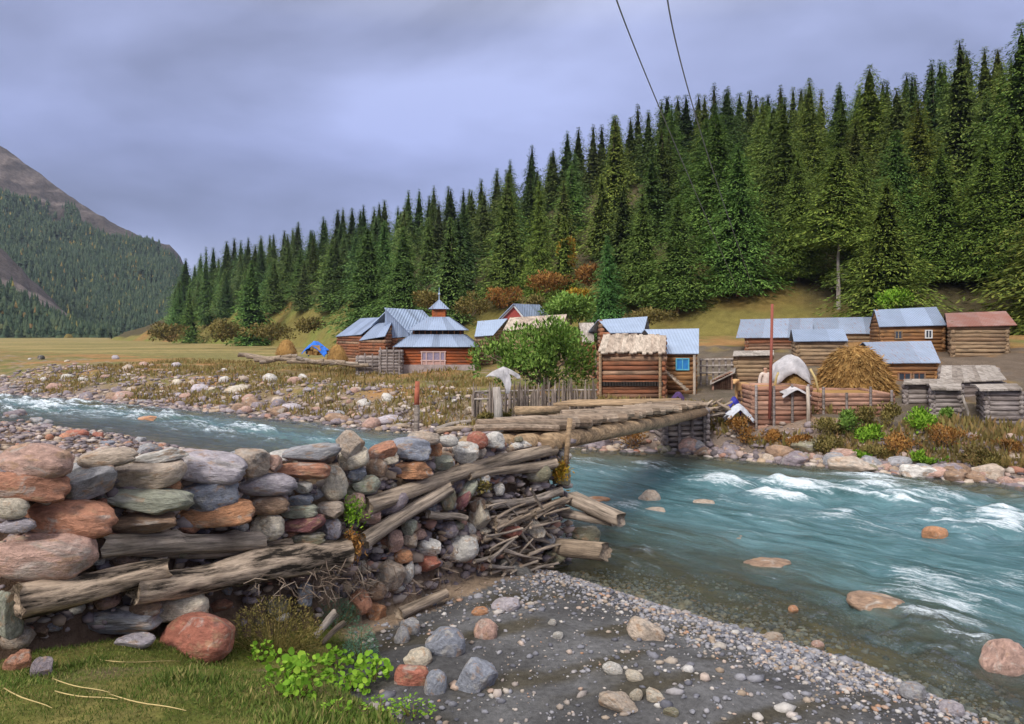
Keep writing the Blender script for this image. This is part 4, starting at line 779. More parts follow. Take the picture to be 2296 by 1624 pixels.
# ------------------------------------------------------------------ driftwood logs
def log_mesh(L, r0, r1, seed, bend=.04, knob=0, n=16, seg=22, rag=.12):
    rg = np.random.default_rng(seed); V, Q = [], []; k = seg; t = np.linspace(0, 1, k); a = np.arange(n) * 2 * np.pi / n
    for i in range(k):
        r = (r0 + (r1 - r0) * t[i]) * (1 + rag * (fbm(np.cos(a) * 1.2 + 3, np.sin(a) * 1.2 + t[i] * L * 1.3, seed) - .5) * 2)
        for (kt, ka) in [(rg2, ra2) for rg2, ra2 in [(.42, 1.6), (.8, .4)][:knob]]: r = r + r0 * .5 * np.exp(-((t[i] - kt) / .04) ** 2) * np.clip(np.cos(a - ka), 0, 1)
        off = (bend * L * math.sin(t[i] * 3.1), bend * .7 * L * math.sin(t[i] * 5 + seed))
        jag = (fbm(a * 2, a * 0 + seed, 5) - .5) * r0 * 1.2 * (i in (0, k - 1))
        V.append(np.stack([t[i] * L + jag, off[0] + np.cos(a) * r, off[1] + np.sin(a) * r], -1))
    V = np.concatenate(V + [np.array([[.02, 0, 0], [L - .02, bend * L * math.sin(3.1), bend * .7 * L * math.sin(5 + seed)]])])
    Q = grid_quads(k, n, True)[:, ::-1]; T = [[k * n, j, (j + 1) % n] for j in range(n)] + [[k * n + 1, (k - 1) * n + (j + 1) % n, (k - 1) * n + j] for j in range(n)]
    return mesh_np('log', V, Q, np.array(T)[:, ::-1], True)
def log_at(name, label, cat, p0, p1, r0, r1, seed, mat='drift', group=None, **kw):
    p0, p1 = Vector(p0), Vector(p1); v = p1 - p0; o = link(name, log_mesh(v.length, r0, r1, seed, **kw), M[mat]); o.location = p0; o.rotation_mode = 'QUATERNION'; o.rotation_quaternion = v.to_track_quat('X', 'Z'); return tag(o, label, cat, group)
def wl(k, x0, y0, x1, y1, th, label, seed, off=.0, th1=None, mat='drift', d0=None, d1=None, name='driftwood_log', cat='log', group=None, **kw):
    (u0, v0), (u1, v1) = zc(k, x0, y0), zc(k, x1, y1); a = d0 or wall_d(u0) + off; b = d1 or wall_d(u1) + off; s_ = ZM[k][2] / FOC / 2
    return log_at(name, label, cat, PT(u0, v0, a), PT(u1, v1, b), th * s_ * a, (th1 or th) * s_ * b, seed, mat, group, **kw)
wl(5, 640, 815, 1730, 745, 150, 'short knobbly driftwood log in the wall above the weathered logs', 1, .05, 110, knob=2, bend=.02)
wl(5, 880, 865, 1900, 790, 65, 'thin brown log in the gap above the weathered logs', 2, .1)
wl(5, 110, 1160, 1080, 960, 215, 'thick brown weathered log running down to the left foot of the wall', 3, -.05, 150, bend=.02, rag=.30, mat='drift_dark')
wl(5, 880, 1075, 2265, 850, 190, 'thick pale weathered log with dark cracks reaching the wall corner', 4, -.05, 200, bend=.02, rag=.32, mat='drift_dark', seg=34)
wl(6, 440, 840, 1670, 480, 115, 'main pale log slanting up along the abutment face to the bridge', 5, -.02, 75, bend=.015)
wl(6, 425, 1085, 985, 735, 105, 'second slanting log below the main one', 6, -.05, 85, bend=.01)
wl(6, 1110, 670, 1670, 570, 60, 'thin log under the right end of the main slanting log', 7, -.03, 70, bend=.02)
wl(6, 1240, 880, 1710, 765, 60, 'upper of the two short logs in the driftwood tangle', 8, -.05, 50)
wl(6, 1270, 985, 1740, 845, 62, 'lower of the two short logs in the driftwood tangle', 9, -.1, 55)
wl(6, 840, 905, 1090, 945, 50, 'short brown branch in the abutment face under the second slanting log', 10, -.05, 35)
wl(6, 650, 1565, 960, 1430, 80, 'mossy squared beam lying at the foot of the abutment', 11, -.35, 60, bend=.0)
wl(6, 1790, 810, 2110, 950, 105, 'sawn stub log jutting out over the river from the abutment', 12, d0=12.6, d1=11.9, th1=100, bend=0, rag=.06)
wl(6, 1690, 900, 2060, 965, 60, 'dark log under the sawn stub log', 13, d0=12.8, d1=12.2, bend=0)
wl(6, 1700, 1130, 2010, 1160, 120, 'broken grey log stump lying in the water at the abutment', 14, d0=12.4, d1=11.7, bend=0)
rgK = random.Random(31)
for i in range(58):
    cx, cy = rgK.uniform(1250, 1690), rgK.uniform(800, 1290); an = R(rgK.choice([12, 16, 20, 24, -10, 42, -50])) + rgK.uniform(-.25, .25); ln = rgK.uniform(90, 330)
    wl(6, cx - math.cos(an) * ln / 2, cy + math.sin(an) * ln / 2, cx + math.cos(an) * ln / 2, cy - math.sin(an) * ln / 2, rgK.uniform(12, 34), 'pale driftwood stick in the tangle at the river end of the abutment', 40 + i, rgK.uniform(-.3, .12), rgK.uniform(8, 20), name='driftwood_stick', cat='stick', group='driftwood sticks in the tangle', n=7, seg=7, bend=.018)
mb = MB()                                                     # fine roots and twigs under the logs and at the wall corner
for i in range(190):
    if i < 100: cx, cy = rgK.uniform(40, 470), rgK.uniform(1260, 1480)
    elif i < 140: cx, cy = rgK.uniform(-380, 60), rgK.uniform(1300, 1500)
    else: cx, cy = rgK.uniform(560, 1300), rgK.uniform(1150, 1440)
    u, v = zc(6, cx, cy); d = wall_d(u) + rgK.uniform(-.35, .1); p = PT(u, v, d); q = Vector((rgK.gauss(0, 1), rgK.gauss(0, .6), rgK.gauss(-.3, 1))).normalized() * rgK.uniform(.08, .28)
    mb.tube([p - q / 2, p + Vector((rgK.gauss(0, .03), 0, rgK.gauss(0, .03))), p + q / 2], [.004, .007, .002], 4, False)
tag(mb.build('twigs', M['twig']), 'tangle of dead roots and twigs under the logs at the wall corner', 'twigs', None, 'stuff')
# ------------------------------------------------------------------ the bridge
def bz(d): return 3.217 - .0667 * d
br = empty('log_bridge', (.2, 12, 2.3), 'rough timber footbridge of planks and long beams across the river', 'bridge')
nL, nR = np.array((-.65, 11.7)), np.array((.72, 12.4)); fL, fR = np.array((5.4, 25.3)), np.array((6.75, 25.0))
mb = MB(); rgB = random.Random(3); NP = 74
for i in range(NP):
    t = (i + .5 + rgB.uniform(-.3, .3)) / NP
    if rgB.random() < .08: continue
    a = nL + (fL - nL) * t; b = nR + (fR - nR) * t; ext = rgB.uniform(-.22, .30); dirv = (b - a) / np.linalg.norm(b - a); a = a - dirv * ext; b = b + dirv * rgB.uniform(-.22, .22)
    za, zb_ = bz(a[1]) + rgB.uniform(-.03, .06), bz(b[1]) + rgB.uniform(-.03, .06); r = rgB.uniform(.055, .105)
    mb.tube([(a[0], a[1], za), ((a[0] + b[0]) / 2, (a[1] + b[1]) / 2, (za + zb_) / 2 + rgB.uniform(-.02, .03)), (b[0], b[1], zb_)], [r, r * rgB.uniform(.85, 1.1), r], 7)
mb.build('deck', m_wood('deck_plank', [(0, (.28, .20, .14)), (.5, (.40, .31, .235)), (1, (.19, .14, .10))], False, (1.2, 8, 8), dark=.4), br)
for j, f in enumerate((.04, .35, .66, .97)):
    mb = MB(); a = nL + (nR - nL) * f; b = fL + (fR - fL) * f; a = a - (b - a) * .02
    mb.tube([(a[0], a[1], bz(a[1]) - .24), ((a[0] + b[0]) / 2, (a[1] + b[1]) / 2, bz((a[1] + b[1]) / 2) - .29), (b[0], b[1], bz(b[1]) - .24)], [.16, .15, .13], 10); mb.build('beam', M['log_tan'], br, True)
def br_log(name, k, x0, y0, x1, y1, th, d0, d1, mat='log_tan'):
    (u0, v0), (u1, v1) = zc(k, x0, y0), zc(k, x1, y1); p, q = PT(u0, v0, d0), PT(u1, v1, d1); s_ = ZM[k][2] / FOC / 2; mb = MB(); m_ = p.lerp(q, .5) + Vector((0, 0, .03)); mb.tube([p, m_, q], [th * s_ * d0, th * s_ * (d0 + d1) / 2, th * s_ * d1], 10); return mb.build(name, M[mat], br, True)
br_log('edge_rail', 6, 1335, 462, 2300, 185, 34, 12.2, 24.2); br_log('under_beam', 6, 1800, 445, 2120, 335, 34, 13.6, 18.0)
br_log('upright', 6, 1772, 285, 1742, 610, 36, 12.35, 12.35)
pf_ = empty('log_platform', (3.2, 25.4, 1.0), 'log platform on the far shore with two big round logs sticking out to the left', 'platform')
def pf_log(name, k, x0, y0, x1, y1, th, d0, d1, mat='log_tan'):
    (u0, v0), (u1, v1) = zc(k, x0, y0), zc(k, x1, y1); p, q = PT(u0, v0, d0), PT(u1, v1, d1); s_ = ZM[k][2] / FOC / 2; mb = MB(); mb.tube([p, p.lerp(q, .5), q], [th * s_ * d0, th * s_ * .93 * (d0 + d1) / 2, th * s_ * .9 * d1], 12); return mb.build(name, M[mat], pf_, True)
pf_log('log', 3, 365, 1245, 850, 1235, 78, 24.2, 25.0); pf_log('log', 3, 350, 1350, 760, 1270, 74, 24.0, 25.2); pf_log('log', 3, 560, 1300, 1250, 1262, 50, 24.8, 25.6)
for i in range(7): pf_log('log', 3, 720 + 25 * i, 1192 - 5 * i, 1890, 1188 - 7 * i, 34, 25.1 + .35 * i, 25.4 + .35 * i, 'log_tan')
ab = empty('crib_pier', PT(1535, 1018, 24.4), 'dark crib pier of stacked logs and stones carrying the far end of the bridge', 'pier')
mb = MB(); x0_, x1_ = X(1488, 24.6), X(1582, 24.6)
for i in range(9):
    z = -.15 + i * .185
    for yy in (24.5, 26.3): mb.tube([(x0_ - .1, yy, z), (x1_ + .12, yy + .05, z + .02)], [.085, .075], 8)
    for xx in (x0_, x1_): mb.tube([(xx, 24.3, z + .09), (xx, 26.5, z + .09)], .08, 8)
mb.build('crib_logs', M['log_gray'], ab, True)
mb = MB()
for i in range(4): mb.tube([(x0_ + (x1_ - x0_) * (.05 + .3 * i), 24.42, -.2), (x0_ + (x1_ - x0_) * (.05 + .3 * i), 24.42, 1.5)], .05, 6)
mb.build('stake', M['log_gray'], ab)
sm = MB(); rgC = random.Random(8)
for i in range(60):
    c = Vector((rgC.uniform(x0_, x1_), rgC.uniform(24.55, 26.2), rgC.uniform(-.1, 1.4))); q = rgC.uniform(.12, .26); bm = None
    sm.box(c, (q * 1.3, q, q * .8), 0, Euler((rgC.random(), rgC.random(), rgC.random())).to_matrix())
sm.build('stone_fill', M['rubble'], ab)
# ------------------------------------------------------------------ posts, cables
def post(name, label, cat, u, vb, vt, d, wpx, mat, top=None, group=None, lean=0.0):
    k = d / FOC; b = PT(u, vb, d); t = PT(u + lean, vt, d); o = empty(name, b, label, cat, group) if top else None; mb = MB(); m_ = b.lerp(t, .5) + Vector((.01, 0, 0)); r = wpx * k / 2
    mb.tube([b - Vector((0, 0, .3)), m_, b.lerp(t, .60 if top else 1)], [r * 1.1, r, r * .92], 9)
    if not top: return tag(mb.build(name, mat, None, True), label, cat, group)
    mb.build('shaft', mat, o, True); mb = MB(); mb.tube([b.lerp(t, .60), t], [r * .95, r * .8], 9); mb.build('painted_top', top, o, True); return o
post('wooden_post', 'weathered wooden post with a red-orange painted top at the near end of the bridge', 'post', 931, 985, 855, 11.3, 13, M['drift'], m_plain('orange_paint', (.42, .13, .075), .8, .5), None, 5)
post('wooden_post', 'thick grey wooden post beside the white sheeting at the far shore', 'post', 1119, 950, 868, 24.5, 19, M['plank'], None, None, -6)
def cable(label, pts, r):
    mb = MB(); P = []
    for i in range(41):
        t = i / 40; p = (1 - t) ** 2 * Vector(pts[0]) + 2 * t * (1 - t) * Vector(pts[1]) + t * t * Vector(pts[2]); P.append(p)
    mb.tube(P, r, 6, False); return tag(mb.build('power_cable', M['cable'], None, True), label, 'cable')
def cab(label, a, b, c, r):   # quadratic through three sight points
    A, B, Cc = PT(*a), PT(*b), PT(*c); t = .45; ctrl = (B - (1 - t) ** 2 * A - t * t * Cc) / (2 * t * (1 - t)); return cable(label, (A, ctrl, Cc), r)
cab('left of the two overhead cables running down into the forest', (1376, -20, 26), (1478, 240, 40), (1652, 645, 62), .032)
cab('right of the two overhead cables running down into the forest', (1494, -20, 26), (1566, 280, 40), (1690, 650, 62), .030)
# ------------------------------------------------------------------ village buildings
rgH = random.Random(17)
def log_courses(mb, a, b, z0, z1, hlog, stick=.10, ends=True, slope=None):
    """a stack of logs from a to b (x, y); slope(t) gives the top height along the wall for gables"""
    a, b = Vector((*a, 0)), Vector((*b, 0)); L = (b - a).length; dv = (b - a) / L; n = max(1, round((z1 - z0) / hlog)); h = (z1 - z0) / n
    for i in range(n):
        z = z0 + (i + .5) * h; t0, t1 = -stick / L, 1 + stick / L
        if slope:
            ts = [k / 40 for k in range(41) if slope(k / 40) > z + h * .2]
            if not ts: continue
            t0, t1 = max(ts[0], t0), min(ts[-1], t1)
            if t1 - t0 < .03: continue
        r = h * rgH.uniform(.52, .60); j = lambda: rgH.uniform(-.02, .02); e0, e1 = (rgH.uniform(-.05, .05), rgH.uniform(-.05, .05)) if ends and not slope else (0, 0)
        p, q = a + dv * (t0 * L + e0), a + dv * (t1 * L + e1); m_ = p.lerp(q, .5)
        mb.tube([(p.x, p.y, z + j()), (m_.x + j(), m_.y + j(), z + j()), (q.x, q.y, z + j())], [r, r * rgH.uniform(.92, 1.06), r], 8)
def sheets(mb, eL, eR, rL, rR, wid, th=.03, over=.0, jag=0.0):
    """roof slope between eave eL-eR and ridge rL-rR as overlapping sheets or planks running down the slope"""
    eL, eR, rL, rR = map(Vector, (eL, eR, rL, rR)); n = max(2, round((eR - eL).length / wid)); nr = (eR - eL).cross(rL - eL).normalized()
    if nr.z < 0: nr = -nr
    for i in range(n):
        t0, t1 = i / n, (i + 1) / n + .012; up = nr * (.004 * (i % 2) + rgH.uniform(0, .012 if jag else .003)); dn = (eL - rL).normalized() * (rgH.uniform(-jag, jag)); d2 = (rL - eL).normalized() * rgH.uniform(-jag, jag)
        a, b, c, d = eL.lerp(eR, t0) + up + dn, eL.lerp(eR, t1) + up + dn, rL.lerp(rR, t1) + up + d2, rL.lerp(rR, t0) + up + d2
        mb.slab(a, b, c, d, th)
def house(name, label, cat, k, d, dep, eave, ridge, wall, roofm, wallm, hlog=.2, wid=.8, jag=0.0, th=.035, deep=.7, rear=True, windows=(), door=None, gable_metal=None, extra_under=True):
    """k: view of the coordinates; eave / ridge = (xL, yL, xR, yR) as seen; d: distance of the front; dep: front to ridge"""
    uv = lambda x, y: zc(k, x, y); s2 = ZM[k][2]
    (ul, vl), (ur, vr) = uv(eave[0], eave[1]), uv(eave[2], eave[3]); (rl, rvl), (rr_, rvr) = uv(ridge[0], ridge[1]), uv(ridge[2], ridge[3])
    ov = .28; eL, eR = PT(ul, vl, d - ov), PT(ur, vr, d - ov); rL, rR = PT(rl, rvl, d + dep), PT(rr_, rvr, d + dep)
    wu0, wv0 = uv(wall[0], wall[2]); wu1, _ = uv(wall[1], wall[2]); x0, x1 = X(wu0, d), X(wu1, d); zb_ = Zv(wv0, d); zg = min(zb_, tz((x0 + x1) / 2, d), tz((x0 + x1) / 2, d + dep)) - .25
    sk = Vector(((rL.x - eL.x) + (rR.x - eR.x), 0, 0)) / 2; shx = sk.x * dep / (dep + ov)
    o = empty(name, ((x0 + x1) / 2, d + dep, zb_), label, cat, None)
    ze = lambda x: eL.z + (eR.z - eL.z) * (x - eL.x) / (eR.x - eL.x); slope_e = (rL.z - eL.z) / (dep + ov); zt0, zt1 = ze(x0) + slope_e * ov - th - .03, ze(x1) + slope_e * ov - th - .03; zt = min(zt0, zt1)
    F0, F1 = (x0, d), (x1, d); B0, B1 = (x0 + 2 * shx, d + 2 * dep), (x1 + 2 * shx, d + 2 * dep)
    mb = MB(); z0 = zg
    log_courses(mb, F0, F1, z0, zt, hlog); log_courses(mb, (F0[0], F0[1]), (B0[0], B0[1]), z0 + hlog * .5, zt, hlog); log_courses(mb, F1, B1, z0 + hlog * .5, zt, hlog); log_courses(mb, B0, B1, z0, zt, hlog)
    zr_ = (rL.z + rR.z) / 2 - th - .05; hp = zr_ - zt
    if not gable_metal and hp > .2 and rear:
        for a, b in ((F0, B0), (F1, B1)): log_courses(mb, a, b, zt, zr_, hlog, 0, False, lambda t: zt + hp * (1 - abs(2 * t - 1)))
    mb.build('wall', wallm, o, True)
    mb = MB(); sheets(mb, eL, eR, rL, rR, wid, th, 0, jag)
    if rear:
        bL = Vector((2 * rL.x - eL.x, 2 * rL.y - eL.y, eL.z)); bR = Vector((2 * rR.x - eR.x, 2 * rR.y - eR.y, eR.z)); sheets(mb, bR, bL, rR, rL, wid, th, 0, jag)
    rf = mb.build('roof', roofm, o)
    if extra_under:                                    # rafters and fascia under the eave
        mb = MB(); n = max(3, int((eR - eL).length / .7))
        for i in range(n + 1):
            p, q = eL.lerp(eR, .01 + .98 * i / n), rL.lerp(rR, .01 + .98 * i / n); dz = Vector((0, 0, -th - .055)); mb.tube([p.lerp(q, .03) + dz, p.lerp(q, .5) + dz, q.lerp(p, .02) + dz], .045, 5)
        mb.build('rafter_frame', M['dark'], rf)
    for (wx0, wy0, wx1, wy1, fm, pm) in windows:
        (a0, b0), (a1, b1) = uv(wx0, wy0), uv(wx1, wy1); X0, X1, Z0, Z1 = X(a0, d), X(a1, d), Zv(b1, d), Zv(b0, d); mb = MB(); t = .05; y = d - hlog * .55 - .03
        mb.box(((X0 + X1) / 2, y, Z0), (X1 - X0 + t, .07, t)); mb.box(((X0 + X1) / 2, y, Z1), (X1 - X0 + t, .07, t)); mb.box((X0, y, (Z0 + Z1) / 2), (t, .07, Z1 - Z0 - t)); mb.box((X1, y, (Z0 + Z1) / 2), (t, .07, Z1 - Z0 - t)); mb.box(((X0 + X1) / 2, y, (Z0 + Z1) / 2), (t * .7, .06, Z1 - Z0 - t))
        f = mb.build('window', fm, o); mb = MB(); mb.box(((X0 + X1) / 2, y + .015, (Z0 + Z1) / 2), (X1 - X0 - t, .02, Z1 - Z0 - t)); mb.build('pane', pm, f).location = (0, 0, 0)
        f.children[0].data.transform(Matrix.Translation(-o.location))
    if door:
        (a0, b0), (a1, b1) = uv(door[0], door[1]), uv(door[2], door[3]); X0, X1, Z0, Z1 = X(a0, d), X(a1, d), Zv(b1, d), Zv(b0, d); y = d - hlog * .55 - .02; mb = MB()
        n = 4
        for i in range(n): mb.box((X0 + (X1 - X0) * (i + .5) / n, y, (Z0 + Z1) / 2), ((X1 - X0) / n * .94, .05, Z1 - Z0))
        dr = mb.build('door', door[4], o); mb = MB(); mb.box((X0 - .04, y - .01, (Z0 + Z1) / 2), (.07, .08, Z1 - Z0 + .1)); mb.box((X1 + .04, y - .01, (Z0 + Z1) / 2), (.07, .08, Z1 - Z0 + .1)); mb.box(((X0 + X1) / 2, y - .01, Z1 + .03), (X1 - X0, .08, .07)); fr = mb.build('door_frame', M['log_tan'], dr); fr.data.transform(Matrix.Translation(-o.location))
    return o
H4 = [
 ('log_house', 'long low house with a weathered blue-grey metal roof behind the tall red pole', 45, 2.6, (255, 445, 790, 442), (290, 315, 795, 305), (330, 780, 525), 'metal_rust', 'log_red', .22, {}),
 ('log_house', 'low house with a blue-grey metal roof between the long roof and the tallest house', 47, 2.6, (792, 415, 1266, 415), (800, 305, 1236, 297), (805, 1240, 530), 'metal_rust', 'log_tan', .22, {}),
 ('log_house', 'small tan log house with a plain blue metal roof behind the white-covered hay', 37.5, 1.8, (664, 470, 1046, 465), (648, 386, 1012, 380), (692, 1030, 650), 'metal_blue', 'log_tan', .2, {}),
 ('log_house', 'tall orange house with two small windows under a blue metal roof', 40, 2.3, (1270, 366, 1746, 355), (1235, 247, 1670, 226), (1288, 1722, 610), 'metal_blue', 'log_orange', .2, dict(windows=((1372, 398, 1420, 452, M['log_tan'], M['glass']), (1588, 392, 1632, 446, M['white'], M['glass'])))),
 ('log_house', 'tan log house with a rusty red metal roof at the right end of the row', 38, 2.2, (1752, 366, 2242, 355), (1738, 271, 2162, 256), (1792, 2172, 625), 'metal_red', 'log_tan', .2, {}),
 ('log_house', 'orange house with a rust-spotted blue metal roof right behind the big haystack', 32, 2.0, (1290, 625, 1702, 621), (1156, 476, 1632, 467), (1322, 1672, 850), 'metal_rust', 'log_orange', .19, dict(windows=((1395, 692, 1480, 745, M['log_red'], M['glass']), (1500, 692, 1580, 745, M['log_red'], M['glass'])))),
 ('log_hut', 'small log hut with a flat stone-topped plank roof left of the red pole', 34, 1.3, (232, 572, 520, 566), (240, 538, 520, 533), (250, 505, 770), 'plank', 'log_tan', .2, dict(rear=True)),
 ('plank_shed', 'low shed under a wide grey plank roof above the grey log stores', 27.5, 2.4, (1695, 765, 2168, 742), (1712, 642, 2085, 640), (1720, 2150, 880), 'plank', 'log_gray', .2, dict(wid=.22, jag=.06, th=.04)),
 ('log_store', 'widest grey log store with a flat roof behind the lime bushes', 26.5, .9, (1440, 772, 1850, 770), (1446, 738, 1852, 736), (1462, 1840, 960), 'plank', 'log_gray', .17, dict(wid=.3, jag=.04)),
 ('log_store', 'narrow grey log store with slab roof and an orange patch, second from the right', 24.4, .8, (1640, 806, 1852, 806), (1622, 770, 1846, 770), (1652, 1838, 1036), 'plank', 'log_gray', .15, dict(wid=.4, jag=.04, th=.06)),
 ('log_store', 'grey log store with slab roof standing on an open timber frame at the right edge', 23.2, .9, (1982, 812, 2284, 808), (1948, 778, 2242, 772), (2036, 2276, 1078), 'plank', 'log_gray', .15, dict(wid=.5, jag=.04, th=.06)),
]
for (nm, lab, d, dep, ea, ri, wa, rm, wm, hl, kw) in H4: house(nm, lab, 'house' if 'house' in nm else 'shed', 4, d, dep, ea, ri, wa, M[rm], M[wm], hl, **kw)
H3S = {}
H3 = [
 ('log_house', 'house with a pale bluish metal roof right beside the mosque', 50, 2.4, (-5, 565, 165, 553), (25, 425, 295, 400), (10, 150, 640), 'metal_pale', 'log_tan', .22, {}),
 ('log_house', 'long house with a pale weathered plank roof behind the willow', 46, 2.4, (255, 512, 800, 470), (322, 392, 838, 362), (285, 790, 660), 'plank_tan', 'log_tan', .22, dict(wid=.35, jag=.05)),
 ('plank_shed', 'narrow shed with a reddish grey plank roof between the willow and the log store', 40, 1.6, (985, 618, 1092, 622), (955, 442, 1090, 438), (995, 1085, 760), 'plank', 'log_red', .2, dict(wid=.3, jag=.04)),
 ('log_house', 'red-brown house with a wide pale blue metal roof behind the plank-roofed store', 36, 2.3, (1240, 530, 1545, 528), (1132, 412, 1580, 382), (1175, 1520, 800), 'metal_pale', 'log_red', .2, {}),
 ('log_store', 'reddish log store with a ragged plank roof at the far end of the bridge', 30, 1.6, (1128, 706, 1742, 712), (1182, 545, 1752, 548), (1146, 1728, 1150), 'plank_tan', 'log_red', .2, dict(wid=.13, jag=.14, th=.05)),
]
for (nm, lab, d, dep, ea, ri, wa, rm, wm, hl, kw) in H3: H3S[lab] = house(nm, lab, 'house' if 'house' in nm else 'shed', 3, d, dep, ea, ri, wa, M[rm], M[wm], hl, **kw)
st_ = H3S['reddish log store with a ragged plank roof at the far end of the bridge']; mb = MB()
for i in range(22): p = PT(*zc(3, 1160 + 26 * i, 1000), 29.86); mb.box(p, (.17, .10, .14 + rgH.uniform(0, .05)))
mb.build('gap_shade', M['dark'], st_)  # dark strip standing in for the shaded gap between upper and lower walls
for xx in (1150, 1700): mb = MB(); mb.tube([PT(*zc(3, xx, 1150), 29.82), PT(*zc(3, xx, 720), 29.82)], .06, 6); mb.build('corner_post', M['log_tan'], st_)
hk = house('log_house', 'narrow orange house with a bright blue window and a pale blue metal roof', 'house', 3, 32, 1.9, (1738, 722, 2052, 722), (1560, 500, 2052, 492), (1745, 2015, 1085), M['metal_pale'], M['log_orange'], .2, windows=((1842, 768, 1955, 868, M['paleblue'], M['blue']),))
mb = MB(); (u, v) = zc(3, 2015, 1080); mb.tube([PT(u, v + 6, 31.6), PT(u, zc(3, 0, 735)[1], 31.6)], .06, 7); mb.build('porch_post', M['plank_tan'], hk)
mb = MB()
for dy in (0, .7): mb.tube([PT(*zc(3, 1750, 890), 31.5 - dy), PT(*zc(3, 1945, 1062), 31.2 - dy)], .05, 6)
for i in range(7): p = PT(*zc(3, 1750 + 32.5 * i * .86, 890 + 28.7 * i * .86), 31.5); mb.tube([p, p + Vector((0, -.75, 0))], .045, 6)
mb.build('stairs', M['drift'], hk)
# mosque: square log hall, three tiered hipped metal roofs, clerestory, cupola with finial
dM = 47.0; K = dM / FOC
def m2(x, y, d=dM): return PT(*zc(2, x, y), d)
mq = empty('wooden_mosque', m2(1705, 862), 'red log mosque with tiered hipped metal roofs and a small cupola with a finial', 'mosque')
cx = m2(1705, 0).x; hw = (m2(2035, 0).x - m2(1378, 0).x) / 2; cy = dM + hw; zg = m2(0, 862).z - .4; z1 = m2(0, 672).z
def sqlogs(h_, z0, z1, hl, mat, nm):
    mb = MB(); c = [(cx - h_, cy - h_), (cx + h_, cy - h_), (cx + h_, cy + h_), (cx - h_, cy + h_)]
    for i in range(4): log_courses(mb, c[i], c[(i + 1) % 4], z0 + (hl / 2 if i % 2 else 0), z1, hl, .12)
    return mb.build(nm, mat, mq, True)
sqlogs(hw, zg, z1, .2, M['log_mosque'], 'wall')
def hip(z0, h0, z1, h1, nm, mat):
    mb = MB(); a = [Vector((cx + sx * h0, cy + sy * h0, z0)) for sx, sy in ((-1, -1), (1, -1), (1, 1), (-1, 1))]; b = [Vector((cx + sx * h1, cy + sy * h1, z1)) for sx, sy in ((-1, -1), (1, -1), (1, 1), (-1, 1))]
    for i in range(4): sheets(mb, a[i], a[(i + 1) % 4], b[i], b[(i + 1) % 4], .6, .04)
    return mb.build(nm, mat, mq)
def half(xa, xb, d=dM): return (xb - xa) / 2 * .2441 * d / FOC
hE = half(1335, 2105) * 1.0; zE = Zv(zc(2, 0, 660)[1], cy - hE); hT = half(1500, 1990) * cy / dM * .95; zT = Zv(zc(2, 0, 545)[1], cy - hT)
hip(zE, hE, zT, hT, 'roof', M['metal_blue'])
hC = hT * .93; z2 = Zv(zc(2, 0, 488)[1], cy - hC); mb = MB(); mb.box((cx, cy, (zT + z2) / 2 - .05), (hC * 2 - .3, hC * 2 - .3, z2 - zT + .3)); mb.build('clerestory', M['dark'], mq)
mb = MB()
for i in range(9):
    for yy in (-1, 1):
        mb.box((cx - hC + .06 + (2 * hC - .12) * i / 8, cy + yy * (hC - .06), (zT + z2) / 2), (.07, .07, z2 - zT + .15)); mb.box((cx + yy * (hC - .06), cy - hC + .25 + (2 * hC - .5) * i / 8, (zT + z2) / 2), (.07, .07, z2 - zT + .15))
mb.build('clerestory_posts', M['log_red'], mq)
hE2 = half(1535, 2078); zE2 = Zv(zc(2, 0, 505)[1], cy - hE2); hT2 = half(1700, 1890) * cy / dM; zT2 = Zv(zc(2, 0, 385)[1], cy - hT2); hip(zE2, hE2, zT2, hT2, 'upper_roof', M['metal_blue'])
h3 = half(1730, 1850) * cy / dM; z3 = Zv(zc(2, 0, 305)[1], cy); mb = MB(); n = 8
mb.box((cx + .0, cy, (zT2 + z3) / 2 - .05), (h3 * 2, h3 * 2, z3 - zT2 + .25)); cup = mb.build('cupola', M['log_mosque'], mq)
mb = MB(); zp = Zv(zc(2, 0, 222)[1], cy); h4 = half(1705, 1902) * cy / dM
c4 = [Vector((cx + math.cos(R(a + 22.5)) * h4 * 1.05, cy + math.sin(R(a + 22.5)) * h4 * 1.05, z3 - .06)) for a in range(0, 360, 45)]; ap = Vector((cx, cy, zp))
for i in range(8): mb.slab(c4[i], c4[(i + 1) % 8], ap + Vector((0, 0, .001)) + (c4[(i + 1) % 8] - ap) * .02, ap + (c4[i] - ap) * .02, .03)
cr_ = mb.build('cupola_roof', M['metal_blue'], mq)
mb = MB(); mb.tube([(cx, cy, zp - .1), (cx, cy, zp + .25), (cx, cy, zp + .33), (cx, cy, zp + .42), (cx, cy, zp + .8)], [.04, .03, .09, .03, .008], 8); fn = mb.build('finial', M['metal_pale'], mq)
wx0, wx1, wz0, wz1 = m2(1580, 0).x, m2(1792, 0).x, m2(0, 835).z, m2(0, 705).z; y = dM - .14; mb = MB()
for xx in (wx0, wx0 + (wx1 - wx0) * .2, wx0 + (wx1 - wx0) * .5, wx0 + (wx1 - wx0) * .8, wx1): mb.box((xx, y, (wz0 + wz1) / 2), (.07, .08, wz1 - wz0))
mb.box(((wx0 + wx1) / 2, y - .003, wz1), (wx1 - wx0 + .15, .08, .08)); mb.box(((wx0 + wx1) / 2, y - .003, wz0 + .35), (wx1 - wx0 + .15, .08, .08)); wf_ = mb.build('window', m_plain('pink_paint', (.52, .36, .33), .7), mq)
mb = MB(); mb.box(((wx0 + wx1) / 2, y + .03, (wz0 + wz1) / 2 + .18), (wx1 - wx0 - .1, .03, wz1 - wz0 - .4)); pn_ = mb.build('pane', m_plain('lilac_glass', (.26, .22, .30), .25), wf_); pn_.data.transform(Matrix.Translation(-mq.location))
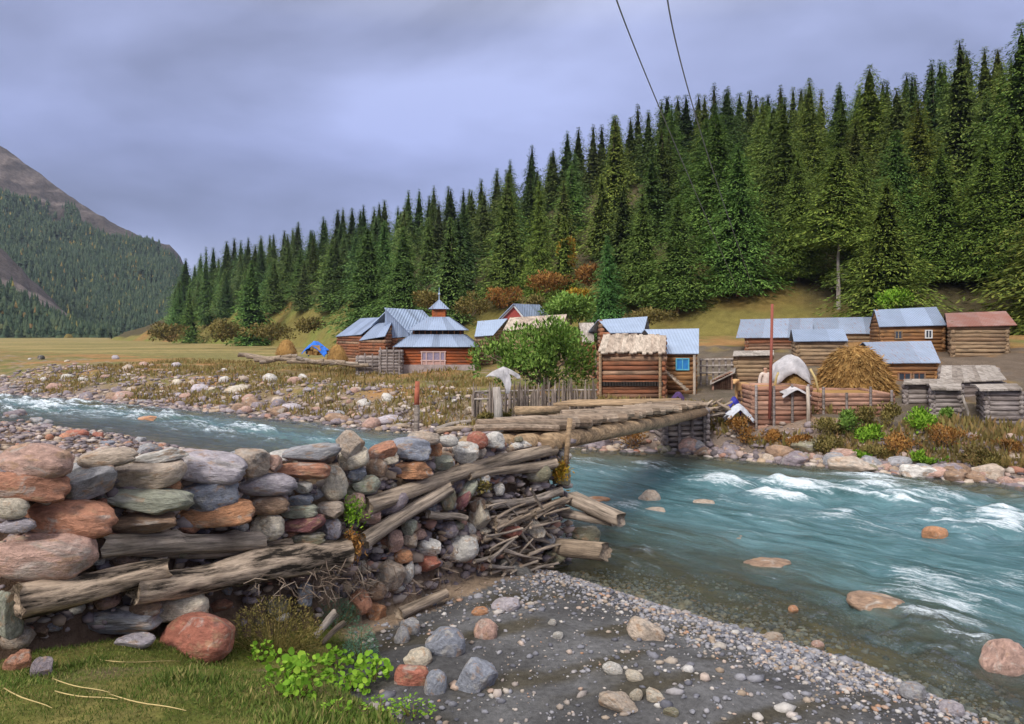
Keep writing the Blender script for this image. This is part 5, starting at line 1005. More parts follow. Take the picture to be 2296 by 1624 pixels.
mb = MB(); mb.box(((wx0 + wx1) / 2, y + .03, wz0 + .17), (wx1 - wx0 - .1, .04, .34)); pq = mb.build('panel', m_plain('pink_board', (.46, .28, .24), .8), wf_); pq.data.transform(Matrix.Translation(-mq.location))
mb = MB(); mb.box((cx, cy - .05, zg + .2), (hw * 2 + .5, hw * 2 + .5, .95)); mb.build('plinth', M['rubble'], mq)
# obliquely set roofs left of the mosque, and the red gable behind
def skew_house(name, label, pts, zb_, roofm, wallm, hl=.2, gab=None):
    """pts: eave near-left, eave near-right, ridge right, ridge left as world points; the far slope mirrors the near one"""
    eL, eR, rR, rL = map(Vector, pts); o = empty(name, ((rL.x + rR.x) / 2, (rL.y + rR.y) / 2, zb_), label, 'house'); bL = Vector((2 * rL.x - eL.x, 2 * rL.y - eL.y, eL.z)); bR = Vector((2 * rR.x - eR.x, 2 * rR.y - eR.y, eR.z))
    c = (eL + eR + bL + bR) / 4; sh = lambda p: ((p.x - c.x) * .92 + c.x, (p.y - c.y) * .92 + c.y); zt = min(eL.z, eR.z) + .05; A, B, Cc, D = sh(eL), sh(eR), sh(bR), sh(bL); mb = MB(); z0 = zb_ - .5
    for i, (p, q) in enumerate(((A, B), (B, Cc), (Cc, D), (D, A))): log_courses(mb, p, q, z0 + (hl / 2 if i % 2 else 0), zt, hl, .08)
    hp = min(rL.z, rR.z) - zt - .12
    if gab is None:
        for p, q in ((B, Cc), (D, A)): log_courses(mb, p, q, zt, zt + hp, hl, 0, False, lambda t: zt + hp * (1 - abs(2 * t - 1)))
    mb.build('wall', wallm, o, True)
    if gab:
        mb = MB()
        for p, q in ((B, Cc), (D, A)):
            P_, Q_ = Vector((*p, zt)), Vector((*q, zt)); n = 12
            for i in range(n):
                t0, t1 = i / n, (i + 1) / n; tm = (t0 + t1) / 2; hh = hp * (1 - abs(2 * tm - 1)); a, b = P_.lerp(Q_, t0), P_.lerp(Q_, t1); h0, h1 = hp * (1 - abs(2 * t0 - 1)), hp * (1 - abs(2 * t1 - 1)); zz = Vector((0, 0, 1)); k_ = (Q_ - P_).cross(zz).normalized() * (.004 * (i % 2) + .03)
                mb.add([a + k_ - zz * .1, b + k_ - zz * .1, b + k_ + zz * max(h1, .001), a + k_ + zz * max(h0, .001)], [(0, 1, 2, 3)])
        mb.build('gable', gab, o)
    mb = MB(); sheets(mb, eL, eR, rL, rR, .75, .035); sheets(mb, bR, bL, rR, rL, .75, .035); mb.build('roof', roofm, o); return o
zf_ = lambda v: v
skew_house('log_house', 'leftmost village house, red-brown logs under a slanting blue-grey metal roof', (m2(785, 565, 54), m2(1012, 548, 50.5), m2(1222, 388, 52.5), m2(1015, 398, 57)), m2(0, 745, 52).z, M['metal_blue'], M['log_red'])
skew_house('log_house', 'red-brown house with a low lilac-blue metal roof in front of the metal gable', (m2(1000, 602, 49.5), m2(1236, 562, 48), m2(1300, 432, 50), m2(1160, 445, 52)), m2(0, 745, 49).z, M['metal_blue'], M['log_red'])
gh = empty('log_house', m2(1340, 660, 50), 'house with a tall gable clad in bluish metal sheets, left of the mosque', 'house')
gA, gB, gC = m2(1238, 585, 50), m2(1492, 562, 50), m2(1240, 308, 50); bk = Vector((1.9, 5.2, 0)); mb = MB(); n = 13
for i in range(n):
    t0, t1 = i / n, (i + 1) / n; a, b = gA.lerp(gB, t0), gA.lerp(gB, t1); ta_, tb_ = gC.lerp(gB, t0), gC.lerp(gB, t1); yy = Vector((0, -.006 * (i % 2), 0)); mb.add([a + yy, b + yy, Vector((tb_.x, tb_.y, tb_.z)) + yy, Vector((ta_.x, ta_.y, ta_.z)) + yy], [(0, 1, 2, 3)])
mb.build('gable', M['metal_blue'], gh)
mb = MB(); sheets(mb, gB + Vector((.2, -.25, -.15)), gB + bk + Vector((.2, 0, -.15)), gC + Vector((0, -.25, .05)), gC + bk + Vector((0, 0, .05)), .7, .04); gD = gA + Vector((-2.2, 0, .0)); sheets(mb, gD + bk, gD + Vector((0, 1.6, 0)), gC + bk + Vector((-.02, 0, .03)), gC + Vector((-.02, 1.6, .03)), .7, .04); mb.build('roof', M['metal_pale'], gh)
mb = MB(); zb_ = m2(0, 690, 50).z - .4
log_courses(mb, (gA.x, 50), (gB.x - .1, 50), zb_, gA.z + .02, .2); log_courses(mb, (gB.x - .1, 50), (gB.x + bk.x - .1, 50 + bk.y), zb_ + .1, gA.z, .2); log_courses(mb, (gD.x, 51.6), (gD.x + bk.x, 50 + bk.y), zb_, gA.z, .2); mb.build('wall', M['log_red'], gh, True)
mb = MB(); mb.box(m2(1395, 640, 49.85), (.6, .05, .8)); mb.build('door', M['dark'], gh)
rg_ = empty('gable_house', PT(*zc(3, 360, 420), 58), 'small house with a red gable edged in white behind other roofs', 'house')
P3 = lambda x, y, d=58: PT(*zc(3, x, y), d)
a, b, c = P3(250, 400), P3(440, 400), P3(355, 278); mb = MB(); bk = Vector((2.2, 4.5, .1)); mb.add([a, b, c], [(0, 1, 2)]); mb.add([a, b, b - Vector((0, 0, 2.6)), a - Vector((0, 0, 2.6))], [(0, 1, 2, 3)]); mb.add([a + bk, b + bk, b + bk - Vector((0, 0, 2.6)), a + bk - Vector((0, 0, 2.6))], [(3, 2, 1, 0)]); mb.add([b, b + bk, b + bk - Vector((0, 0, 2.6)), b - Vector((0, 0, 2.6))], [(0, 1, 2, 3)]); mb.build('wall', M['red'], rg_)
mb = MB(); o1, o2 = Vector((.35, -.3, -.1)), Vector((-.35, -.3, -.1)); sheets(mb, b + o1, b + bk + o1, c + Vector((0, -.3, .12)), c + bk + Vector((0, 0, .12)), .7, .05); sheets(mb, a + bk + o2, a + o2, c + bk + Vector((0, 0, .12)), c + Vector((0, -.3, .12)), .7, .05); mb.build('roof', M['metal_blue'], rg_)
mb = MB(); mb.tube([a + Vector((-.1, -.12, .0)), c + Vector((0, -.12, -.02))], .09, 5); mb.tube([b + Vector((.1, -.12, .0)), c + Vector((0, -.12, -.02))], .09, 5); mb.build('barge_board', M['white'], rg_)
# ------------------------------------------------------------------ hay, tarps, walls, fences, small things
def haystack(label, u, vb, vt, wpx, d, seed, n=5200, pw=.72, name='haystack'):
    k = d / FOC; b = PT(u, vb, d + wpx * k * .25); H_ = (vb - vt) * k; Rr = wpx * k / 2; o = empty(name, b, label, 'haystack'); rg = np.random.default_rng(seed); nz, na = 22, 34; t = np.linspace(0, 1, nz); a = np.arange(na) * 2 * np.pi / na
    prof = Rr * np.minimum(1, (1.0 - t) ** pw * 1.02) * (.93 + .07 * np.minimum(1, t * 6)); V = []
    for i in range(nz): r = prof[i] * (1 + .16 * (fbm(np.cos(a) * 1.6 + 5, np.sin(a) * 1.6 + t[i] * 3, seed) - .5)); V.append(np.stack([np.cos(a) * r, np.sin(a) * r, t[i] * H_ - .15 + 0 * a], -1))
    V = np.concatenate(V); link('core', mesh_np('core', V, grid_quads(nz, na, True)[:, ::-1], None, True), M['hay'], o)
    tt = 1 - rg.random(n) ** .6; tt = rg.random(n) ** 1.25; aa = rg.random(n) * 6.283; rr_ = np.interp(tt, t, prof) * (1 + .12 * (fbm(np.cos(aa) * 2, np.sin(aa) * 2 + tt * 3, seed) - .5)); P = np.stack([np.cos(aa) * rr_, np.sin(aa) * rr_, tt * H_ - .12], -1)
    D = np.stack([np.cos(aa) * .6, np.sin(aa) * .6, -.8 + 0 * aa], -1) + rg.normal(0, .5, (n, 3)); D /= np.linalg.norm(D, axis=1, keepdims=True); L = rg.uniform(.12, .36, n) * (Rr / 1.4); V, Q = cards(P, D, L, L * .16, rg, .1); link('straw', mesh_np('straw', V, Q), M['hay'], o); return o
u, v = zc(4, 1095, 822); haystack('big golden brown conical haystack in front of the orange house', u, v, zc(4, 0, 472)[1], 170, 28.5, 1, 9000, .38)
haystack('left of the two small haystacks, at the edge of the meadow', zc(2, 335, 0)[0], zc(2, 0, 715)[1], zc(2, 0, 570)[1], 46, 50, 2, 1500, .45)
haystack('right of the two small haystacks, next to the leftmost house', zc(2, 800, 0)[0], zc(2, 0, 775)[1], zc(2, 0, 615)[1], 49, 47.5, 3, 1500, .5)
haystack('pile of golden hay under the white sheet', zc(4, 665, 0)[0], zc(4, 0, 785)[1], zc(4, 0, 640)[1], 74, 26.6, 4, 2200, .35, 'hay_pile')
def drape(name, label, cat, ctr, sx, sy, hz, mat, seed, n=30, hem=.0):
    V = []; 
    for i in range(n):
        for j in range(n):
            a, b = i / (n - 1) * 2 - 1, j / (n - 1) * 2 - 1; r = math.sqrt(a * a + b * b); z = hz * (1 - .72 * abs(a + .15 * math.sin(b * 2 + seed)) ** 1.15 - .35 * abs(b) ** 1.6) - hem * max(abs(a), abs(b)) ** 6 + .22 * hz * (float(fbm(np.array([a * 2.6 + seed]), np.array([b * 2.6]), seed)[0]) - .5)
            V.append((ctr[0] + a * sx + .05 * math.sin(b * 9), ctr[1] + b * sy, ctr[2] + z))
    V = np.array(V); Q = grid_quads(n, n); o = link(name, mesh_np(name, V, Q, None, True), mat); md = o.modifiers.new('thick', 'SOLIDIFY'); md.thickness = .015; return tag(o, label, cat)
c = m2(565, 728, 49); drape('tarp', 'bright blue tarpaulin thrown over a heap between the two small haystacks', 'tarp', (c.x, 50.2, c.z - .05), .78, .7, .92, M['tarp'], 3)
mb = MB(); 
for i in range(60): q = rgH.uniform(.3, .5); h_ = rgH.random(); mb.box((c.x + rgH.uniform(-.62, .62) * (1 - .6 * h_), 50.2 + rgH.uniform(-.55, .55), c.z + .5 * h_), (q * 1.2, .1, q * .5), rgH.random() * 3)
tag(mb.build('hay_heap', M['hay']), 'low heap of hay under the blue tarpaulin', 'hay heap')
c = PT(*zc(4, 650, 690), 26.7); drape('sheet', 'white plastic sheet draped over the hay pile next to the red pole', 'sheet', (c.x - .02, 26.9, c.z + .06), .62, .55, .58, M['sheet'], 5, 30, .45)
c = PT(*zc(4, 680, 858), 24.6); drape('sack', 'white plastic sack lying on the pinkish log wall', 'sack', (c.x, 24.8, c.z - .02), .46, .36, .34, M['sheet'], 8)
c = PT(*zc(4, 295, 1008), 24.4); drape('sack', 'greyish white plastic sack on the ground beside the blue bag', 'sack', (c.x, 24.7, c.z - .12), .42, .34, .52, m_plain('grey_plastic', (.48, .50, .55), .5), 9)
c = PT(*zc(4, 245, 960), 25.2); drape('bag', 'deep blue bag standing behind the greyish sack', 'bag', (c.x, 25.3, c.z - .1), .22, .2, .55, m_plain('blue_bag', (.035, .035, .30), .6), 10)
c = PT(*zc(3, 1860, 1150), 28.2); drape('bundle', 'dark purple cloth bundle at the far end of the bridge', 'bundle', (c.x, 28.2, c.z - .1), .24, .2, .42, m_plain('purple_cloth', (.075, .04, .12), .9), 11)
def logwall(label, x0, x1, y0, y1, d, th, mat, hl, k=4, name='log_wall'):
    (u0, v0), (u1, v1) = zc(k, x0, y0), zc(k, x1, y1); X0, X1 = X(u0, d), X(u1, d); z1 = Zv(v0, d); z0 = min(Zv(v1, d), tz((X0 + X1) / 2, d)) - .2; o = empty(name, ((X0 + X1) / 2, d, z0 + .2), label, 'log wall'); mb = MB()
    log_courses(mb, (X0, d), (X1, d), z0, z1, hl, .06); log_courses(mb, (X0, d), (X0, d + th), z0 + hl / 2, z1, hl, .06); log_courses(mb, (X1, d), (X1, d + th), z0 + hl / 2, z1, hl, .06); log_courses(mb, (X0, d + th), (X1, d + th), z0, z1, hl, .06); mb.build('logs', M[mat], o, True)
    mb = MB()
    for f in (0.03, .35, .68, .97): mb.tube([(X0 + (X1 - X0) * f, d - .12, z0), (X0 + (X1 - X0) * f, d - .11, z1 + rgH.uniform(.0, .25))], .045, 6)
    mb.build('stakes', M['log_gray'], o); mb = MB(); mb.box(((X0 + X1) / 2, d + th / 2, z1 - .12), (X1 - X0 - .1, th - .1, .1)); mb.build('earth_fill', M['hay'], o)
logwall('pinkish red log wall under the white sheet, left of the white post', 378, 770, 790, 1010, 24.8, 1.6, 'log_pink', .16); logwall('greyish pink log wall under the big haystack', 850, 1362, 838, 1010, 25.4, 2.4, 'log_pink', .16); logwall('low grey log wall in front of the mosque corner', 1195, 1380, 690, 900, 46, 1.2, 'log_gray', .2, 2)
logwall('low log and stone wall behind the far rocky bank in front of the leftmost houses', 985, 1195, 745, 870, 47, .8, 'log_gray', .22, 2)
def pole4(name, label, x0, y0, x1, y1, d, wpx, mat): return post(name, label, 'pole', zc(4, x0, y0)[0], zc(4, x0, y0)[1], zc(4, x1, y1)[1], d, wpx, mat, None, None, zc(4, x1, y1)[0] - zc(4, x0, y0)[0])
pole4('pole', 'tall thin rusty red pole rising from the pinkish log wall', 493, 955, 512, 205, 24.5, 6.5, M['pole_red'])
pole4('post', 'pale wooden post standing in front of the pinkish log wall', 768, 1030, 762, 790, 24.3, 8, M['plank_tan'])
pole4('prop', 'pale slanting pole propping the right side of the white sheet', 848, 800, 782, 665, 25.9, 5, M['straw']); pole4('prop', 'pale slanting pole at the left side of the white sheet', 525, 755, 556, 690, 25.9, 5, M['straw'])
pole4('prop', 'grey pole leaning between the grey log stores', 1932, 1065, 1855, 850, 23.6, 6, M['plank'])
fr = empty('timber_frame', PT(*zc(4, 2155, 1170), 23.1), 'open timber frame carrying the grey log store at the right edge', 'frame'); mb = MB()
for x in (2050, 2258):
    for dd in (23.05, 24.6): mb.tube([PT(*zc(4, x, 1200), dd), PT(*zc(4, x, 1088), dd)], .075, 7)
mb.build('legs', M['log_orange'], fr); mb = MB(); mb.tube([PT(*zc(4, 2020, 1092), 23), PT(*zc(4, 2285, 1092), 23)], .07, 7); mb.build('crossbeam', M['log_tan'], fr)
# stake fence in front of the willow
sf_ = empty('stake_fence', PT(*zc(3, 560, 1190), 28.5), 'palisade fence of rough grey stakes running below the willow', 'fence'); ns = 0
for i in range(96):
    x = -20 + 1150 * i / 96 + rgH.uniform(-6, 6)
    if 60 < x < 110: continue
    u, v = zc(3, x, 1175 + 12 * math.sin(i)); top = zc(3, 0, 1005 + rgH.uniform(-75, 80) + (25 if x < 500 else 0))[1]; d = 28.4 + rgH.uniform(-.15, .15) + (300 - x) * .001; mb = MB(); b = PT(u, v, d); t = PT(u + rgH.uniform(-4, 4), top, d); r = rgH.uniform(.028, .055)
    mb.tube([b - Vector((0, 0, .5)), b.lerp(t, .6), t], [r, r * .9, r * .25], 6); mb.build('stake', M['stake'], sf_)
for y in (1060, 1130): mb = MB(); mb.tube([PT(*zc(3, -20, y + 10), 28.6), PT(*zc(3, 560, y), 28.35), PT(*zc(3, 1125, y - 5), 27.7)], .035, 6); mb.build('rail', M['plank'], sf_)
# white sheeting by the fence
def hung_sheet(label, k, pts, d, seed):
    bm = bmesh.new(); vs = [bm.verts.new(PT(*zc(k, x, y), d)) for x, y in pts]; bm.faces.new(vs); bmesh.ops.triangulate(bm, faces=bm.faces[:]); bmesh.ops.subdivide_edges(bm, edges=bm.edges[:], cuts=3, use_grid_fill=True)
    for v in bm.verts: v.co.y += .30 * (float(fbm(np.array([v.co.x * 3.5 + seed]), np.array([v.co.z * 2.0]), seed, 3)[0]) - .5) + .25 * (v.co.z - Zv(zc(k, 0, 900)[1], d))
    me = bpy.data.meshes.new('sheeting'); bm.to_mesh(me); bm.free(); me.polygons.foreach_set('use_smooth', [True] * len(me.polygons)); o = link('sheeting', me, M['sheet']); o.modifiers.new('thick', 'SOLIDIFY').thickness = .02; return tag(o, label, 'sheet')
hung_sheet('white plastic sheeting thrown over the stake fence behind the thick grey post', 3, [(92, 940), (150, 892), (215, 862), (262, 843), (298, 870), (326, 930), (334, 1010), (316, 1085), (284, 1088), (272, 1010), (244, 962), (196, 934), (140, 930)], 26.6, 3)
hung_sheet('smaller white sheet sticking out to the right behind the larger sheeting', 3, [(268, 842), (330, 868), (402, 915), (424, 948), (392, 956), (345, 920), (300, 900)], 27.2, 5)
# rail fence between the blue-window house and the hut, small plank lean-to, old wooden wheel-like panel
fe = empty('rail_fence', PT(*zc(4, 110, 760), 34), 'grey rail fence below the olive slope between the blue-window house and the hut', 'fence')
for i in range(6): mb = MB(); x = 5 + i * 44; mb.tube([PT(*zc(4, x, 800), 34), PT(*zc(4, x, 590), 34)], .05, 6); mb.build('post', M['log_gray'], fe)
for y in (596, 640, 690): mb = MB(); mb.tube([PT(*zc(4, -5, y + 4), 33.9), PT(*zc(4, 235, y), 33.9)], .045, 6); mb.build('rail', M['plank'], fe)
lt = empty('lean_to', PT(*zc(4, 165, 830), 32.5), 'little lean-to with a reddish plank front left of the cow', 'shed'); mb = MB()
for i in range(9): a = PT(*zc(4, 98 + 15 * i, 830), 32.4); b = PT(*zc(4, 98 + 15 * i, 742 - 7 * i), 32.4); mb.box(((a + b) / 2), (.17, .05, (b - a).length))
mb.build('wall', M['log_pink'], lt); mb = MB(); sheets(mb, PT(*zc(4, 70, 775), 32.2), PT(*zc(4, 245, 690), 32.2), PT(*zc(4, 75, 745), 33.8), PT(*zc(4, 250, 655), 33.8), .25, .04, 0, .04); mb.build('roof', M['plank'], lt)
# woodpile of pale sticks at the far bridge head
for i in range(26):
    c = PT(*zc(4, rgH.uniform(20, 215), rgH.uniform(915, 1005)), 24.9 + rgH.uniform(-.3, .5)); a = rgH.uniform(-1.2, 1.2); l = rgH.uniform(.25, .6); log_at('firewood', 'pale piece of firewood in the heap at the far bridge head', 'firewood', c - Vector((math.cos(a), rgH.uniform(-.5, .5), math.sin(a) * .5)) * l, c + Vector((math.cos(a), 0, math.sin(a) * .5)) * l, .05, .04, 300 + i, 'drift', 'firewood heap', n=7, seg=5)
for i in range(14):
    c = PT(*zc(2, 60 + 66 * i + rgH.uniform(-20, 20), 755 + 4.5 * i + rgH.uniform(-8, 8)), 46.5); a = rgH.uniform(-.15, .15); l = rgH.uniform(.7, 1.3); log_at('fallen_log', 'dark log in the row along the meadow edge below the haystacks', 'log', c - Vector((l, 0, l * a)), c + Vector((l, 0, l * a)), .14, .11, 340 + i, 'drift', 'logs along the meadow edge', n=8, seg=6)
for i, (x0, y0, x1, y1) in enumerate(((1000, 1210, 1420, 1285), (1250, 1410, 1480, 1415), (1545, 1280, 1690, 1235), (1690, 1450, 2100, 1345), (1720, 1470, 2250, 1390), (1990, 1285, 2250, 1240))):
    (u0, v0), (u1, v1) = zc(2, x0, y0), zc(2, x1, y1); p, q = hit(u0, v0), hit(u1, v1); log_at('stranded_log', 'bleached log stranded on the far bank left of the bridge', 'log', p + Vector((0, 0, .08)), q + Vector((0, 0, .1)), .11, .08, 380 + i, 'drift', 'logs stranded on the far bank', n=9, seg=8)
# ------------------------------------------------------------------ plants and grass
for i, (x, yb, wp, hp, m_, lab) in enumerate([
    (1225, 1180, 270, 130, 'leaf_lime', 'bright lime bush in the middle of the right bank above the mossy boulder'), (1560, 1120, 260, 200, 'leaf_lime', 'green bush on the right bank in front of the widest grey store'), (1610, 1350, 230, 120, 'leaf_lime', 'low yellow-green bush near the water on the right bank'),
    (1180, 1110, 170, 190, 'leaf_olive', 'tall olive bush with yellow tops on the right bank'), (1360, 1080, 200, 190, 'leaf_olive', 'olive bush right of the tall one with yellow tops'), (920, 1150, 260, 150, 'leaf_olive', 'olive bush below the pale post on the right bank'), (1040, 1120, 200, 170, 'leaf_green', 'mid green bush below the pink log wall on the right bank'),
    (330, 1190, 260, 190, 'leaf_rust', 'rust and olive bush beside the crib pier'), (520, 1200, 200, 110, 'leaf_rust', 'small rust-coloured bush right of the one beside the crib pier'), (1420, 1270, 300, 190, 'leaf_rust', 'brown bush below the lime ones on the right bank'), (1780, 1230, 320, 170, 'leaf_rust', 'brown weeds below the grey log stores'),
    (1950, 1350, 220, 150, 'dry', 'tan tuft of weeds near the water at the right'), (2200, 1290, 240, 130, 'leaf_rust', 'brown weeds under the open timber frame'), (1745, 1040, 110, 100, 'leaf_green', 'small dark green bush at the foot of the narrow grey store'), (1160, 1310, 110, 56, 'leaf_lime', 'very small green bush between boulders of the right bank'),
    (900, 1250, 300, 120, 'leaf_olive', 'low olive bush above the purplish boulders'), (1250, 1290, 260, 90, 'leaf_olive', 'low olive weeds under the bright lime bush'), (2080, 1360, 200, 110, 'leaf_olive', 'dark olive weeds near the water at the right edge'), (700, 1240, 180, 110, 'leaf_rust', 'brown weeds left of the low olive bush')]):
    u, v = zc(4, x, yb); p = hit(u, v); shrub_px('bush', lab, 'bush', u, v, wp * .3164, hp * .3164, p.y, M[m_], 1500, 5.5 if m_ != 'leaf_lime' else 6.5, 'bushes on the right bank', 6, 60 + i, .8)
for i, (x, yb, wp, hp, d, m_, lab) in enumerate([(1440, 1600, 330, 270, 24.6, 'leaf_rust', 'red-brown bush under the bridge in front of the crib pier'), (100, 1385, 150, 130, 25, 'leaf_olive', 'small yellow-green plant left of the thick grey post'), (290, 1330, 90, 120, 25, 'leaf_olive', 'small yellow-green plant right of the thick grey post')]):
    u, v = zc(3, x, yb); shrub_px('bush', lab, 'bush', u, v, wp * .2441, hp * .2441, d, M[m_], 1300, 5, None, 5, 90 + i, .7)
# foreground weeds below the wall
def weed(label, k, x, yb, wz, hz, n, Lz, mat, seed, round_=.55, upw=.4, stems=8, dd=0.0):
    u, v = zc(k, x, yb); p = hit(u, v); d = p.y + dd; kk = ZM[k][2] * d / FOC; rg = np.random.default_rng(seed); W_, H_ = wz * kk, hz * kk; L = Lz * kk; o = empty('weed', (X(u, d), d, Zv(v, d)), label, 'plant')
    q = rg.random((n, 3)); ang = q[:, 0] * 6.283; r = np.sqrt(q[:, 1]) * W_ / 2; z = H_ * (.12 + .88 * q[:, 2]) * np.sqrt(np.clip(1 - (r / (W_ / 2)) ** 2 * .8, .05, 1)); P = np.stack([np.cos(ang) * r, np.sin(ang) * r * .7, z], -1)
    D = np.stack([np.cos(ang), np.sin(ang), 0 * z], -1) + rg.normal(0, .55, (n, 3)) + (0, -.15, upw); D /= np.linalg.norm(D, axis=1, keepdims=True); l = L * rg.uniform(.55, 1.3, n)
    if round_ > .7:          # rounded leaves: hexagons slightly cupped
        up = np.tile((0, -.55, 1.0), (n, 1)) + rg.normal(0, .7, (n, 3)); sd_ = np.cross(D, up); sd_ /= np.linalg.norm(sd_, axis=1, keepdims=True); w_ = (l * round_ * .5)[:, None]; lv = l[:, None]; nn = np.cross(sd_, D) * lv * .10
        V = np.stack([P, P + D * lv * .22 + sd_ * w_ * .8 + nn, P + D * lv * .6 + sd_ * w_ + nn, P + D * lv * .95 + sd_ * w_ * .35, P + D * lv * .95 - sd_ * w_ * .35, P + D * lv * .6 - sd_ * w_ + nn, P + D * lv * .22 - sd_ * w_ * .8 + nn], 1).reshape(-1, 3); b = np.arange(n)[:, None] * 7
        T = np.concatenate([b + np.array([[0, i, i + 1]]) for i in range(1, 6)]); me = mesh_np('leaves', V, None, T)
    else: V, Q = cards(P, D, l, l * round_, rg); me = mesh_np('leaves', V, Q)
    link('leaves', me, mat, o); mb = MB()
    for i in range(stems): j = rg.integers(0, n); t = Vector(P[j]); mb.tube([(t.x * .3, t.y * .3, -.03), (t.x * .7, t.y * .7, t.z * .6), tuple(t)], [.006, .005, .003], 5, False)
    me = bpy.data.meshes.new('stems'); me.from_pydata(mb.v, [], mb.f); link('stems', me, M['leaf_olive'], o); return o
weed('thin olive shrub with many twigs in front of the wall corner', 7, 1400, 655, 480, 290, 2600, 15, M['leaf_olive'], 1, .4, .8, 40)
weed('second olive tuft at the right side of the thin olive shrub', 7, 1540, 640, 200, 180, 700, 15, M['leaf_olive'], 2, .4, .9, 14)
weed('feathery sage-green plant standing higher, right below the wall corner twigs', 7, 1720, 520, 220, 150, 1500, 16, M['leaf_sage'], 3, .22, .6, 18)
weed('feathery sage-green plant drooping lower beside the round grey stones', 7, 1840, 690, 170, 190, 1500, 16, M['leaf_sage'], 4, .22, .2, 14)
for i, (x, yb, w_, h_, n, L, lab) in enumerate([(1460, 780, 190, 140, 60, 44, 'lime green plant with the biggest round leaves, at the left of the leafy clump'), (1600, 800, 190, 140, 100, 30, 'lime green plant with round leaves in the middle of the leafy clump'), (1720, 735, 150, 120, 90, 28, 'lime green plant with round leaves high in the leafy clump'), (1900, 800, 170, 150, 100, 30, 'lime green plant with upright leaves at the right end of the leafy clump'), (1520, 880, 200, 120, 70, 38, 'lime green plant with broad leaves low in the leafy clump'), (1780, 860, 190, 120, 100, 26, 'lime green plant with small leaves below the upright one'), (1340, 700, 130, 110, 70, 22, 'small-leaved green plant at the left end of the leafy clump'),
        (1720, 985, 160, 100, 70, 26, 'yellow-green small plant at the bottom edge of the photo'), (1930, 975, 190, 110, 90, 24, 'green small plant at the bottom right corner of the grass bank'), (2110, 980, 210, 120, 110, 24, 'green feathery plant at the outer bottom corner of the grass bank'), (1400, 840, 110, 60, 30, 26, 'pale green little plant left of the broad low leaves')]):
    weed(lab, 7, x, yb, w_, h_, n, L, M['leaf_lime'], 20 + i, .95 if i < 7 else .6, .25)
for (x, yb, w_, h_, n, m_, lab, sd_) in [(350, 1010, 170, 230, 330, 'leaf_lime', 'yellow-green weed growing out of the wall corner', 1), (345, 1240, 130, 260, 420, 'leaf_rust', 'rust-brown dry weed hanging below the yellow-green one at the wall corner', 2), (1710, 720, 130, 170, 300, 'leaf_yellow', 'orange-yellow weed at the river end of the abutment', 3), (1190, 790, 130, 100, 160, 'leaf_olive', 'tuft of yellowish weeds under the main slanting log', 4)]:
    u, v = zc(6, x, yb); d = wall_d(u) - .12; kk = ZM[6][2] * d / FOC; rg = np.random.default_rng(sd_); o = empty('weed', PT(u, v, d), lab, 'plant'); P = rg.normal(0, 1, (n, 3)) * (w_ * .22, 14, h_ * .2) * kk + (0, 0, h_ * .5 * kk); D = rg.normal(0, .5, (n, 3)) + (0, -.3, -.3 if m_ == 'leaf_rust' else .4); D /= np.linalg.norm(D, axis=1, keepdims=True); L = rg.uniform(18, 42, n) * kk; V, Q = cards(P, D, L, L * .38, rg); link('leaves', mesh_np('leaves', V, Q), M[m_], o)
wl(7, 1605, 570, 1715, 450, 34, 'pale driftwood stub sticking out of the sage-green plants', 91, -.55, 44, n=10, seg=8)
wl(7, 1640, 600, 1760, 500, 26, 'second pale driftwood stub beside the sage-green plants', 92, -.5, 30, n=10, seg=8)
# short turf on the near bank
def turf(n, seed):
    rg = np.random.default_rng(seed); y = 3.2 + 5.6 * rg.random(n * 3) ** 1.25; x = rg.uniform(-5.6, 1.1, n * 3); xe_ = np.interp(y, [-6, 0, 2.5, 4.4, 6.5, 8.9, 10], [3, 1.7, .7, -.42, -1.72, -2.05, -2.2]); e_ = (x - WA[0]) * WNRM[0] + (y - WA[1]) * WNRM[1]; ok = (x < xe_ - .02 + .25 * (vn(x * 3, y * 3, 4) - .4)) & (e_ < .12) & (vn(x * 2.2, y * 2.2, 8) > .18) & (np.abs(x) < y * .78); x, y = x[ok][:n], y[ok][:n]
    P = np.stack([x, y, terrain(x, y) - .004], -1); D = rg.normal(0, .55, P.shape) + (0, 0, .75); D /= np.linalg.norm(D, axis=1, keepdims=True); tall = vn(x * 1.7, y * 1.7, 12); L = rg.uniform(.018, .055, len(P)) * (.6 + 2.2 * tall ** 3); V, Q = cards(P, D, L, np.maximum(L * .16, .0045), rg, .1); return mesh_np('grass', V, Q)
tag(link('grass', turf(60000, 5), M['grass']), 'short green turf on the near bank below the wall', 'grass', kind='stuff')
def dry(n, seed):
    rg = np.random.default_rng(seed); x = rg.uniform(-34, 21, n * 4); yf_ = np.interp(x, FB[:, 0], FB[:, 1]); q = 1.0 + rg.random(n * 4) ** 1.4 * np.interp(x, [-30, -5, 3, 8], [26, 19, 4, 4]); y = yf_ + q; ok = (fbm(x * .45, y * .45, 33) > .46) & ((x < 3) | (q < 5)); x, y = x[ok][:n], y[ok][:n]
    P = np.stack([x, y, terrain(x, y) - .02], -1); D = rg.normal(0, .35, P.shape) + (0, 0, .9); D /= np.linalg.norm(D, axis=1, keepdims=True); L = rg.uniform(.12, .42, len(P)); V, Q = cards(P, D, L, L * .22, rg, .1); return mesh_np('dry_grass', V, Q)
tag(link('dry_grass', dry(26000, 6), M['dry']), 'yellowish dry grass and low weeds on the far bank', 'grass', kind='stuff')
